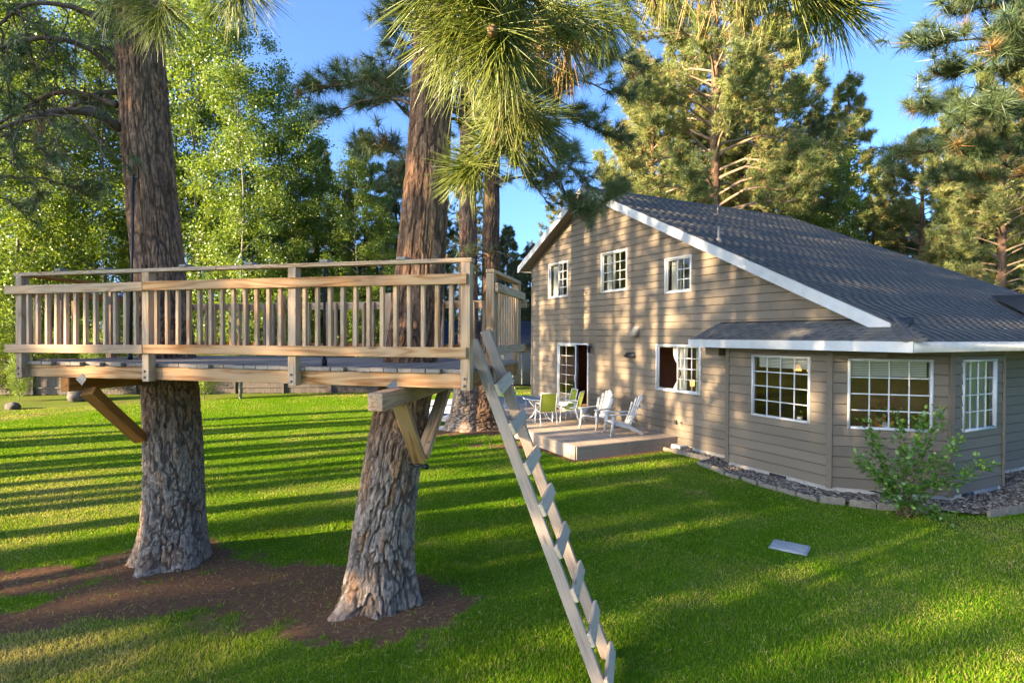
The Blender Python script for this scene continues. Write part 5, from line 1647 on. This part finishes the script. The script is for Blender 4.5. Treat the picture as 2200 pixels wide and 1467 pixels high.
# --- bough of a pine standing behind the viewer, reaching over the camera
def near_needles(C, D, n, length, rng, tint, spread=.8, droop=.25, wid=.00125, fwd=.7):
    """three-sided bent needles for tufts close to the lens"""
    k = len(C); m = k * n
    Cn, Dn = np.repeat(C, n, 0), np.repeat(D, n, 0)
    a = rng.normal(size=(m, 3)); a /= np.linalg.norm(a, axis=1)[:, None]
    d = Dn * fwd + a * spread; d /= np.linalg.norm(d, axis=1)[:, None]
    o = Cn + Dn * (rng.random(m)[:, None] - .75) * .09
    L = np.repeat(np.broadcast_to(length, (k,)), n) * rng.uniform(.7, 1.15, m)
    g = np.repeat(np.broadcast_to(droop, (k,)), n)[:, None] * np.array([0, 0, -1.])
    w = np.cross(d, rng.normal(size=(m, 3))); w /= np.linalg.norm(w, axis=1)[:, None]
    b = np.cross(d, w)
    rings = []
    for f, rr_ in ((0, .9), (.35, 1.0), (.7, .9), (1.0, .25)):
        c = o + d * (L * f)[:, None] + g * (L * f * f)[:, None] * .6
        for q in range(3):
            an = q * 2.094
            rings.append(c + (w * math.cos(an) + b * math.sin(an)) * wid * rr_)
    V = np.stack(rings, 1)
    base = (np.arange(m) * 12)[:, None, None]
    q = np.array([(i * 3 + j, i * 3 + (j + 1) % 3, i * 3 + 3 + (j + 1) % 3, i * 3 + 3 + j) for i in range(3) for j in range(3)])
    return V.reshape(-1, 3), (base + q[None]).reshape(-1, 4), np.repeat(np.repeat(tint, n) + rng.normal(0, .08, m), 12)
nr = np.random.default_rng(77)
bp_ = np.array([.35, -2.2])
behind = thing('pine_tree', 'pine behind the viewer whose sunlit long needled bough hangs over the top of the picture', 'tree', (bp_[0], bp_[1], 0))
BTR = [(bp_[0], bp_[1], 0, .32), (bp_[0], bp_[1], 4, .28), (bp_[0] + .1, bp_[1], 9, .2), (bp_[0] + .1, bp_[1], 14, .08), (bp_[0] + .1, bp_[1], 17, .02)]
obj('trunk', trunk_me(BTR, 40, .12, .16, .4, .03, .4, ((90, .5, .5),), M['bark_left'], 5), behind)
main = [tz(BTR, 5.2), np.array([.2, -1.0, 4.75]), at(1000, -230, 1.1), at(1025, -60, 1.32), at(1070, 105, 1.40)]
rightb = [tz(BTR, 5.4), np.array([.7, -1.0, 4.9]), at(1420, -290, 1.15), at(1600, -110, 1.4), at(1790, 12, 1.5)]
mid = [at(1000, -230, 1.05), at(1090, -90, 1.35), at(1180, 40, 1.5), at(1250, 80, 1.6)]
low = [at(1055, 60, 1.32), at(1085, 180, 1.7), at(1060, 310, 2.0), at(1010, 385, 2.1)]
low2 = [at(1085, 180, 1.7), at(1120, 240, 1.9), at(1150, 275, 2.0)]
rightc = [at(1420, -260, 1.15), at(1400, -60, 1.5), at(1410, 25, 1.6)]
lefta = [tz(BTR, 5.5), np.array([-.4, -.8, 5.1]), at(560, -300, 2.2), at(530, -90, 2.6), at(512, 5, 2.7)]
leftb = [at(560, -300, 2.2), at(420, -150, 2.8), at(345, 40, 3.0)]
tufts = []
def T_(u, v, Y, du, dv, dY, L, tint, droop=.3, n=95, sp=.62):
    c = at(u, v, Y); e = at(u + du, v + dv, Y + dY)
    tufts.append((c, norm(e - c), L, tint, droop, n, sp))
for k, pth in enumerate((main, rightb, mid, low, low2, rightc, lefta, leftb)):
    mb = MB(); sp = spline(pth, 24); r0 = (.028, .026, .012, .012, .008, .010, .022, .012)[k]
    mb.tube(sp + nr.normal(size=sp.shape) * .0025, np.linspace(r0, .0028, 24), 8); mb.build('limb', M['twig'], behind, smooth=True)
# sprays at the ends of those limbs: place, direction, needle length, tone
T_(1070, 80, 1.40, -130, 50, -.02, 0.164, .42, 0.10, 115); T_(1060, 35, 1.40, -140, -10, 0, 0.160, .35, 0.07, 99)
T_(1075, 90, 1.40, -60, 110, .0, 0.168, .45, 0.17, 121); T_(1085, 85, 1.40, 40, 120, .05, 0.160, .55, 0.20, 110); T_(1085, 75, 1.42, 120, 60, .05, 0.160, .5, 0.17, 99)
T_(1030, -45, 1.36, -130, 30, 0, 0.151, .40, 0.07, 88); T_(1100, -25, 1.4, 60, 60, .05, 0.151, .5, 0.15, 88); T_(1060, -5, 1.4, -60, 80, .0, 0.151, .5, 0.15, 77)
T_(1190, 20, 1.6, 110, 60, 0, 0.160, .45, 0.17, 99); T_(1255, 50, 1.7, 90, 80, .1, 0.168, .36, 0.15, 99); T_(1215, 65, 1.66, 20, 120, .05, 0.160, .98, 0.40, 66, .36)
T_(1240, 25, 1.7, 120, -10, .1, 0.168, .30, 0.10, 99); T_(1160, 55, 1.6, 0, 120, .05, 0.151, .95, 0.45, 49, .36); T_(1330, -5, 1.8, 110, 30, .1, 0.168, .25, 0.10, 88); T_(1300, 35, 1.8, 40, 90, .1, 0.160, .3, 0.15, 88)
T_(1012, 360, 2.1, -130, 10, -.05, 0.160, .38, 0.07, 165); T_(1010, 363, 2.1, -90, 60, 0, 0.160, .45, 0.12, 132); T_(1015, 360, 2.1, 20, 90, 0, 0.134, .5, 0.15, 121)
T_(1050, 305, 2.02, -90, -40, 0, 0.151, .42, 0.10, 121); T_(1075, 225, 1.9, 20, 110, 0, 0.143, .6, 0.20, 99); T_(1080, 185, 1.8, -90, 50, 0, 0.160, .5, 0.15, 121)
T_(1150, 253, 2.0, 110, 50, .1, 0.168, .30, 0.15, 132); T_(1150, 255, 2.0, 60, 90, .05, 0.160, .35, 0.15, 121); T_(1120, 230, 1.9, 30, 110, .0, 0.143, .65, 0.25, 88); T_(1100, 305, 2.0, 60, 90, .1, 0.151, .4, 0.15, 99)
T_(1790, 5, 1.5, 130, 50, -.02, 0.176, .42, 0.07, 88); T_(1780, -5, 1.5, 60, 110, 0, 0.168, .50, 0.15, 88); T_(1800, -5, 1.5, 150, 10, .0, 0.168, .38, 0.06, 77); T_(1760, -15, 1.48, 100, 80, .0, 0.168, .6, 0.10, 66)
T_(1690, -55, 1.44, 60, 110, 0, 0.168, .50, 0.20, 88); T_(1660, -75, 1.44, 0, 120, 0, 0.160, .62, 0.25, 77); T_(1720, -45, 1.46, 90, 80, 0, 0.168, .45, 0.15, 77)
T_(1575, -115, 1.42, 0, 120, 0, 0.160, .93, 0.40, 60, .4); T_(1610, -95, 1.42, 10, 120, .05, 0.160, .6, 0.25, 77); T_(1510, -120, 1.45, -10, 130, 0, 0.160, .95, 0.40, 60, .4)
T_(1430, -65, 1.7, -40, 80, 0, 0.160, .75, 0.25, 66); T_(1440, -65, 1.7, 70, 80, .05, 0.160, .5, 0.20, 77); T_(1360, -95, 1.7, -70, 60, 0, 0.160, .4, 0.15, 77)
T_(512, -25, 2.7, 30, 60, 0, .19, .45, .3, 130); T_(500, -20, 2.7, -70, 40, 0, .2, .35, .3, 110); T_(540, -20, 2.7, 60, 20, 0, .2, .7, .4, 90)
T_(345, 45, 3.0, 10, 90, 0, .2, .35, .3, 120); T_(330, 30, 3.0, -80, 40, 0, .2, .3, .3, 110); T_(360, 20, 3.0, 60, 60, 0, .2, .4, .3, 110); T_(300, 0, 3.0, -60, 30, 0, .2, .3, .3, 100); T_(240, -10, 3.0, -80, 40, 0, .2, .3, .3, 100)
T_(985, 10, 1.42, -130, 40, 0, .175, .42, .1, 95); T_(965, 70, 1.46, -110, 80, 0, .175, .45, .15, 95); T_(1000, 60, 1.44, -90, 110, 0, .17, .5, .2, 90); T_(930, -30, 1.42, -120, 50, 0, .17, .36, .1, 80); T_(1000, 130, 1.6, -100, 90, 0, .175, .48, .2, 90)
mb = MB(); mb.tube(spline([at(1025, -60, 1.32), at(990, 0, 1.42), at(962, 75, 1.46)], 14), np.linspace(.008, .003, 14), 7); mb.build('limb', M['twig'], behind, smooth=True)
for g_ in range(22):
    pth = (main, rightb, mid, low)[g_ % 4]; sp = spline(pth, 60); i = nr.integers(34, 58) if g_ % 4 < 2 else nr.integers(6, 50)
    tufts.append((sp[i], norm(nr.normal(size=3) * (1, .6, .7) + (sp[i + 1] - sp[i]) * 12), .16, float(nr.uniform(.25, .65)), .15, 40, .6))
VV, FF, AA, nn = [], [], [], 0
for (c, d, L, ti, dr, n_, sp_) in tufts:
    V, Fq, A = near_needles(c[None], d[None], n_, L, nr, np.array([ti]), sp_, dr)
    VV.append(V); FF.append(Fq + nn); AA.append(A); nn += len(V)
obj('needle_sprays', np_mesh('needle_sprays', np.concatenate(VV), [np.concatenate(FF)], M['needle_near'], True, {'tint': np.clip(np.concatenate(AA), 0, 1)}), behind)
crown_above(behind, BTR, 53, 8, 16, 2.0, 16, 14)

# --- pine at the right edge whose shaded boughs hang into the top right corner
re = thing('pine_tree', 'pine off the right edge whose blue green shaded boughs fill the top right corner', 'tree', (8.6, 7.3, 0))
RTR = [(8.6, 7.3, 0, .3), (8.6, 7.3, 4, .27), (8.55, 7.3, 9, .2), (8.5, 7.3, 15, .05)]
obj('trunk', trunk_me(RTR, 40, .12, .16, .4, .03, .4, ((90, .5, .5),), M['bark_left'], 6), re)
paths = []
for (z, u, v, Y) in ((5.6, 1960, 235, 7.2), (6.4, 1950, 90, 6.6), (6.2, 2010, 160, 7.2), (5.2, 1930, 335, 7.6), (5.0, 2050, 330, 7.0), (5.8, 2060, 250, 6.6), (6.8, 2030, 20, 6.8), (7.2, 2100, -20, 6.4), (6.4, 2130, 120, 6.4), (5.4, 2140, 240, 6.6), (4.7, 2010, 390, 7.8), (7.0, 1980, -40, 7.4), (6.0, 2180, 60, 6.2)):
    b = tz(RTR, z); e = at(u, v, Y)
    paths.append([b, b * .7 + e * .3 + np.array([0, 0, .3]), b * .35 + e * .65 + np.array([0, 0, .2]), e])
bough(re, paths, rb, 17, .19, .0075, 76, 'needle', r=.026, tint=.08, reach=.5, start=.35)
crown_above(re, RTR, 54, 8.5, 15, 2.2, 20, 18)

# --- twin trunked pine beside the deck
tw_ = thing('pine_tree', 'twin trunked pine standing beside the ground level deck behind the ladder', 'tree', (-1.2, 18, 0))
obj('trunk', trunk_me([(-1.45, 18, 0, .55), (-1.45, 18, .9, .44), (-1.40, 18, 3, .32), (-1.42, 18, 7, .27), (-1.45, 18, 13, .2), (-1.5, 18, 20, .04)], 110, .045, .10, .34, .028, .6, ((200, .6, .5), (280, .6, .5)), M['bark_left'], 13), tw_)
obj('trunk', trunk_me([(-.95, 18.05, 0, .5), (-.90, 18.05, .9, .40), (-.72, 18.05, 3, .30), (-.68, 18.05, 7, .26), (-.62, 18.05, 13, .19), (-.6, 18, 20, .04)], 110, .045, .10, .34, .028, .6, ((250, .6, .5), (340, .6, .5)), M['bark_far'], 14), tw_)
crown_above(tw_, [(-1.1, 18, 0, .3), (-1.1, 18, 8, .3), (-1.1, 18, 20, .1)], 55, 7.5, 20, 3.0, 44, 26)
paths = []
for k in range(12):
    b = np.array([-1.1 + rb.uniform(-.3, .5), 18, rb.uniform(3.2, 6.5)]); az = rb.uniform(-.2, 3.3)
    e = b + np.array([math.cos(az) * rb.uniform(.8, 1.7), -math.sin(az) * .9, rb.uniform(-.7, .3)])
    paths.append([b, (b + e) / 2 + np.array([0, 0, .15]), e])
bough(tw_, paths, rb, 5, .22, .012, 30, 'needle', r=.022, tint=.3, reach=.5)

# --- background trees
G1, G2 = 'pines behind the house', 'pines beyond the back fence'
def px(u, Y): return (u - 1100) / FPX * Y
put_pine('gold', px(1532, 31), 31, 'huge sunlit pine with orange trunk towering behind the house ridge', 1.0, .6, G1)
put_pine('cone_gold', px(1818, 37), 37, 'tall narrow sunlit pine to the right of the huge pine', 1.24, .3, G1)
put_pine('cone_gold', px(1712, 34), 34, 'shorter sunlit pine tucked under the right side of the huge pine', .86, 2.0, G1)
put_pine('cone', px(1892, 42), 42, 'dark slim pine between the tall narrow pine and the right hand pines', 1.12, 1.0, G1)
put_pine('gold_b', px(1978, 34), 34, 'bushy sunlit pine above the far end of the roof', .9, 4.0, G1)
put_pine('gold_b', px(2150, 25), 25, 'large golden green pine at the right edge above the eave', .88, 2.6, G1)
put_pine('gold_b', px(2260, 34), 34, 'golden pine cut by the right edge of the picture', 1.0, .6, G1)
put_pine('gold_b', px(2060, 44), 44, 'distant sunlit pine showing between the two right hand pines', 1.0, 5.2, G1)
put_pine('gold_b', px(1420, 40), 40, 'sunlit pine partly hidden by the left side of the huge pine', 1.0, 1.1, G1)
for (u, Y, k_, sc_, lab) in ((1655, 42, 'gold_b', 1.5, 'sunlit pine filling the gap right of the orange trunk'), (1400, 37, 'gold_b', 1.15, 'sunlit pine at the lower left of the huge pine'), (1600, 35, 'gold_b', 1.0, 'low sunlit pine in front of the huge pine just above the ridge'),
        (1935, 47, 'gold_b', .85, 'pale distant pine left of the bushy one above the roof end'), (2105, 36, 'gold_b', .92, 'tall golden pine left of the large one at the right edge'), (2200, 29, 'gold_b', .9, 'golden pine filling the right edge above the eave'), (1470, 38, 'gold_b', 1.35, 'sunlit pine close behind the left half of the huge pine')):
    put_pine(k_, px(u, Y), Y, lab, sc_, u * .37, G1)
put_pine('cone', px(1090, 46), 46, 'small conical pine left of the house between trunk and gable', .84, .4, G2)
put_pine('cone', px(1128, 42), 42, 'low conical pine touching the left corner of the house', .66, 1.8, G2)
put_pine('cone_gold', px(683, 37), 37, 'narrow pine with sunlit top just right of the aspen grove', .98, 1.3, G2)
put_pine('cone_gold', px(785, 34), 34, 'broad conical pine between the aspens and the leaning trunk', .95, 2.9, G2)
put_pine('cone', px(735, 40), 40, 'low dark pine in the gap right of the narrow sunlit one', .95, .9, G2)
put_pine('cone', px(850, 38), 38, 'dark pine directly behind the leaning trunk', 1.05, 3.5, G2)
put_pine('cone', px(930, 40), 40, 'dark pine seen right of the leaning trunk above the railing', 1.0, 4.5, G2)
put_pine('tall_a', px(1010, 48), 48, 'tall pine far behind the twin trunks', .7, 5.0, G2)
put_aspen('asp_b', px(1800, 30.5), 30.5, 'bright green aspen growing right behind the roof of the house', .93, .5, None)
put_aspen('asp_b', px(1745, 33), 33, 'paler aspen left of the bright one behind the roof', .72, 2.5, None)
asp = [(-30, 27.0, 'asp_c', 1.26, 'aspen cut by the left edge of the picture'), (36, 30.0, 'asp_a', 1.34, 'aspen with the clearest white trunk at the far left'),
       (95, 31.5, 'asp_b', 1.49, 'second white trunked aspen from the left edge'), (160, 33.0, 'asp_c', 1.36, 'aspen between the far left pair and the left pine trunk'),
       (228, 30.5, 'asp_a', 1.36, 'aspen just left of the left pine trunk'), (300, 33.0, 'asp_b', 1.55, 'aspen hidden behind the left pine trunk'),
       (385, 32.0, 'asp_c', 1.39, 'tall aspen just right of the left pine trunk'), (428, 29.5, 'asp_a', 1.34, 'tall aspen with a white trunk right of the left pine'),
       (492, 31.0, 'asp_c', 1.24, 'second tall aspen right of the left pine'), (516, 26.8, 'asp_a', 1.00, 'aspen whose pale trunk foot stands on the lawn under the platform'),
       (600, 33.0, 'asp_b', 1.31, 'aspen near the right end of the grove'), (640, 31.5, 'asp_b', 1.12, 'rightmost aspen of the grove, lower than the rest')]
for k, (u, Y, v, s, lab) in enumerate(asp): put_aspen(v, px(u, Y), Y, lab, s, k * 1.7)
for (u, v, s, lab) in ((125, 842, .52, 'small sunlit bush in front of the fence at the far left'), (438, 858, .50, 'round bush at the lawn edge right of the left pine trunk'), (800, 838, .35, 'low bush by the fence left of the leaning trunk'), (250, 846, .45, 'low bush by the fence just left of the left pine trunk'),
        (500, 842, .36, 'leafy bush at the fence foot right of the left pine'), (565, 838, .33, 'leafy bush at the fence foot in the middle of the gap'), (640, 836, .36, 'leafy bush at the fence foot near the third railing post'), (705, 836, .30, 'small leafy bush at the fence foot left of the rocks'), (40, 862, .34, 'low bush in the bed at the left edge'), (330, 850, .4, 'bush at the fence foot behind the left pine trunk'),
        (75, 846, .6, 'tall leafy bush hiding the fence left of the sunlit one'), (175, 842, .6, 'tall leafy bush hiding the fence behind the dark boulder'), (215, 850, .5, 'leafy bush between boulder and left pine trunk'), (-5, 850, .6, 'leafy bush cut by the left edge in front of the fence')):
    p = gnd(u, v); t = thing('bush', lab, 'bush', p, s * 9)
    for nm, me_ in zip(('trunk', 'stems', 'foliage'), PINE_VAR['asp_small']): obj(nm, me_, t, WM[t.name] @ Matrix.Scale(s, 4))
# the wood beyond the fence
fr = random.Random(9)
for k in range(26):
    x = -44 + k * 2.9 + fr.uniform(-1, 1); y = fr.uniform(37, 56)
    if x > 24: continue
    put_pine(('cone', 'tall_a', 'tall_b', 'cone')[k % 4], x, y, 'pine in the dense wood beyond the back fence', fr.uniform(.62, .85) * (1 if x > -22 else 1.1), fr.uniform(0, 6), 'wood beyond the back fence')
for k in range(15):
    x = -40 + k * 2.4 + fr.uniform(-.8, .8); y = fr.uniform(30.5, 35)
    put_aspen(('asp_b', 'asp_c')[k % 2], x, y, 'aspen in the dense wood beyond the back fence', fr.uniform(.6, .85), fr.uniform(0, 6), 'aspen wood beyond the back fence')
for k in range(9):
    x = 20 + k * 4.2 + fr.uniform(-1, 1); y = fr.uniform(46, 60)
    put_pine(('gold_b', 'cone')[k % 2], x, y, 'pine in the distant wood behind the house', fr.uniform(.8, 1.05), fr.uniform(0, 6), 'wood behind the house')

# --- trees outside the picture on the sun's side: their shade falls across lawn and house
PX_, PY_ = -LY, LX             # across the light
def put_shade(key, p, L, scale, rz):
    x, y = p * PX_ - L * LX, p * PY_ - L * LY
    put_pine(key, x, y, 'pine outside the picture on the side of the evening sun', scale, rz, 'pines on the sunny side outside the picture')
# ---------------------------------------------------------------- fence, shed, shrub, stones
fence = thing('back_fence', 'weathered dark board fence along the back of the lawn', 'fence', gnd(400, 845))
fa_, fb_ = np.array([-31.0, 27.2]), np.array([-4.0, 30.2])
fd = fb_ - fa_; FL = np.linalg.norm(fd); fd = fd / FL; fn = np.array([fd[1], -fd[0]])
frz = math.atan2(fd[1], fd[0])
fme = [box_me('fence_board', (1.78 + .02 * k, .145, .02), M['fence_wood'], .003) for k in range(3)]
nbd = int(FL / .152)
fr2 = random.Random(4)
for i in range(nbd):
    p = fa_ + fd * (i + .5) * .152
    Wm = Matrix.Translation((p[0], p[1], .92 + fr2.uniform(-.02, .02))) @ Matrix.Rotation(frz, 4, 'Z') @ Matrix.Rotation(math.pi / 2, 4, 'Y') @ Matrix.Rotation(math.pi / 2, 4, 'X')
    obj('fence_board', fme[i % 3], fence, Wm)
for z in (.35, .95, 1.6):
    a, b = fa_ + fn * .03, fb_ + fn * .03
    board('fence_rail', (a[0], a[1], z), (b[0], b[1], z), .04, .085, M['fence_wood'], fence)
for i in range(0, int(FL / 2.4) + 1):
    p = fa_ + fd * i * 2.4 + fn * .08
    box('fence_post', (p[0], p[1], .95), (.09, .09, 1.9), M['fence_wood'], fence, rz=frz)

# outbuilding beyond the deck
sh = thing('shed', 'grey walled outbuilding with dark blue shingle roof beyond the deck', 'shed', (-1.5, 34, 0))
x0, x1 = -5.2, 2.6
mb = MB(); mb.box((x0, 34, 0), (x1, 38, 2.6)); mb.build('wall', M['shed_wall'], sh)
for i in range(14): box('batten', (x0 + .3 + i * .55, 33.985, 1.3), (.05, .02, 2.5), M['shed_wall'], sh)
mb = MB(); mb.add([(x0 - .2, 33.6, 2.52), (x1 + .2, 33.6, 2.52), (x1 + .2, 36, 3.98), (x0 - .2, 36, 3.98), (x1 + .2, 38.4, 2.52), (x0 - .2, 38.4, 2.52)], np.array([(0, 1, 2, 3), (3, 2, 4, 5)])); rfo = mb.build('roof', M['roof_far'], sh)
for r in range(16):
    t_ = r / 16
    board('shingle_course', (x0 - .2, 33.6 + 2.4 * t_, 2.53 + 1.46 * t_), (x1 + .2, 33.6 + 2.4 * t_, 2.53 + 1.46 * t_), .17, .014, M['roof_far'], rfo, (0, -.5, 1))
board('fascia', (x0 - .2, 33.58, 2.49), (x1 + .2, 33.58, 2.49), .03, .1, M['roof_far'], sh)
mb = MB(); mb.box((x0, 33.97, .0), (x1, 33.99, .10)); mb.build('skirt', M['black_metal'], sh)

# leafy shrub in front of the bay
rs = np.random.default_rng(15)
sb = gnd(1945, 1108)
shrub = thing('shrub', 'leafy green shrub with spreading arching stems in front of the bay windows', 'shrub', sb)
ends = [(1845, 985, 9.2), (1862, 900, 9.5), (1850, 1000, 9.0), (1930, 900, 9.7), (1985, 895, 9.5), (2025, 880, 9.4), (2060, 945, 9.2), (2130, 1000, 9.0), (2100, 990, 9.3), (2010, 985, 9.1), (1880, 1020, 9.0), (1930, 985, 9.1), (1960, 1045, 8.9), (2050, 1110, 9.0), (1990, 1090, 9.1), (1905, 1060, 9.1), (1940, 1085, 9.0), (2010, 1030, 9.3), (1870, 945, 9.6), (1975, 940, 9.3), (1920, 1030, 9.2), (2040, 1000, 9.4)]
leafV = [(-.5, 0, 0), (-.2, .30, .06), (.15, .28, .07), (.5, 0, -.02), (.15, -.28, .07), (-.2, -.30, .06)]
lm = [np_mesh('leaf', np.array(leafV) * .082, [np.array([(0, 3, 2, 1), (0, 5, 4, 3)])], M['shrub_leaf'], False, {'tint': np.full(6, t_)}) for t_ in (.15, .4, .55, .95)]
nleaf, extraV, extraF, extraT, ne = 0, [], [], [], 0
for k, (u, v, Y) in enumerate(ends):
    e = at(u, v, Y)
    b = sb + np.array([rs.normal() * .06, rs.normal() * .06, 0])
    mid = b * .55 + e * .45 + np.array([rs.normal() * .05, rs.normal() * .05, .10])
    sp = spline([b, mid, e], 24)
    mb = MB(); mb.tube(sp, np.linspace(.011, .003, 24), 5, cap=False); stem = mb.build('stem', M['twig'], shrub)
    L = np.linalg.norm(np.diff(sp, axis=0), axis=1).sum()
    for q in range(int(30 + L * 58)):
        f = .34 + .66 * rs.random() ** .8
        i = min(22, int(f * 23)); p = sp[i] + (sp[i + 1] - sp[i]) * (f * 23 - i)
        d = norm(rs.normal(size=3) * (1, 1, .55) + (sp[i + 1] - sp[i]) * 14)
        tw = rs.uniform(.01, .15)
        p2 = p + d * tw + rs.normal(size=3) * .012
        z = norm(np.array([0, 0, 1.]) + rs.normal(size=3) * .5)
        Wm, _ = frame_x(p2, p2 + d, tuple(z)); Wm.translation = Vector(p2 + d * .03)
        s_ = rs.uniform(.5, 1.2)
        ti = 3 if f > .93 and rs.random() < .5 else rs.integers(0, 3)
        if nleaf < 290 and rs.random() < .16:
            obj('leaf', lm[ti], stem, Wm @ Matrix.Scale(s_, 4)); nleaf += 1
        else:
            A = np.array(leafV) * .082 * s_
            R3 = np.array(Wm.to_3x3()); extraV.append(A @ R3.T + np.array(Wm.translation)); extraF.append(np.array([(0, 3, 2, 1), (0, 5, 4, 3)]) + ne); extraT.append(np.full(6, (.15, .4, .55, .95)[ti])); ne += 6
o = obj('foliage', np_mesh('foliage', np.concatenate(extraV), [np.concatenate(extraF)], M['shrub_leaf'], False, {'tint': np.concatenate(extraT)}), shrub); o['kind'] = 'stuff'

# boulders and flat stones
def stone(name, label, cat, p, dims, mat, seed, group=None, flat=False):
    r = np.random.default_rng(seed)
    n1, n2 = 14, 9
    V = []
    for i in range(n2 + 1):
        for j in range(n1):
            ph, th = math.pi * i / n2, 2 * math.pi * j / n1
            d = np.array([math.sin(ph) * math.cos(th), math.sin(ph) * math.sin(th), math.cos(ph)])
            if flat: d[2] = np.sign(d[2]) * min(1, abs(d[2]) * 2.2) if abs(d[2]) < .45 else np.sign(d[2])
            k = 1 + .38 * (float(fbm(d[0] * 2 + seed, d[1] * 2 + d[2] * 1.7)) - .5) + .16 * (float(fbm(d[0] * 6 + seed, d[1] * 6 + d[2] * 5)) - .5)
            V.append(d * np.array(dims) * (k if not flat else np.array([k, k, 1])))
    Fc = [(i * n1 + j, (i + 1) * n1 + j, (i + 1) * n1 + (j + 1) % n1, i * n1 + (j + 1) % n1) for i in range(n2) for j in range(n1)]
    o = obj(name, mesh(name, V, Fc, M[mat], not flat), None, Matrix.Translation(Vector([float(c) for c in p])) @ Matrix.Rotation(seed * 1.3, 4, 'Z'))
    tag(o, label, cat, group)
p = gnd(182, 860); stone('boulder', 'dark boulder in the bed left of the left pine trunk', 'boulder', (p[0], p[1], .25), (.75, .5, .42), 'rock', 1)
p = gnd(28, 878); stone('boulder', 'small dark rock in the bed at the left edge of the lawn', 'boulder', (p[0], p[1], .08), (.35, .25, .18), 'rock', 2)
p = gnd(735, 838); stone('boulder', 'low dark rocks at the fence left of the leaning trunk', 'boulder', (p[0], p[1], .2), (1.0, .4, .4), 'rock', 3)
fl = [(935, 895, .5), (955, 905, .42), (985, 900, .45), (930, 912, .4), (965, 925, .5), (920, 925, .36), (990, 890, .5), (905, 900, .4)]
lab = ['uppermost flat grey stone left of the twin pine', 'flat grey stone in the middle of the group by the twin pine', 'flat grey stone touching the twin pine trunk', 'flat grey stone at the left of the group by the twin pine', 'lowest flat grey stone beside the twin pine roots', 'small flat grey stone lowest and farthest left by the twin pine', 'flat grey stone partly behind the twin pine', 'leftmost flat grey stone by the twin pine']
for k, (u, v, s) in enumerate(fl):
    p = gnd(u, v); stone('flagstone', lab[k], 'stone', (p[0], p[1], .05), (s, s * .7, .06), 'flagstone', 20 + k, 'flat stones beside the twin pine', True)
SHADE = [  # across, distance back along the light, scale, turn
    ('tall_b', 6.4, 40, .95, 1), ('tall_a', 5.6, 34, .9, 3), ('cone', 5.2, 15, .80, 2),
    ('shade_a', 22.9, 23, 1.3, 2), ('shade_b', 21.1, 18, .85, 3), ('shade_b', 20.3, 20, .85, 3.3), ('shade_a', 16.9, 21, .8, .2), ('shade_b', 14.6, 19, .8, .9), ('shade_b', 7.2, 22, 1.1, 5.5),
    ('column', 19.5, 13, 1.0, .4), ('column', 18.0, 16, 1.15, 1.4), ('column', 15.7, 13, 1.3, 2.4), ('column', 13.65, 15, 1.0, 3.4), ('column', 12.4, 13, 1.0, 4.4), ('column', 11.0, 16, 1.1, 5.4), ('column', 9.6, 14, 1.0, 6.1), ('column', 8.8, 17, .75, 1.9),
    ('shade_b', 16.4, 38, 1.25, 2.2), ('shade_a', 10.0, 40, 1.3, 3.2), ('shade_b', 20.0, 40, 1.3, 4.2), ('shade_b', 8.2, 42, 1.3, 2.4), ('shade_a', 13.0, 40, 1.2, 1.2),
]
for a in SHADE: put_shade(*a)
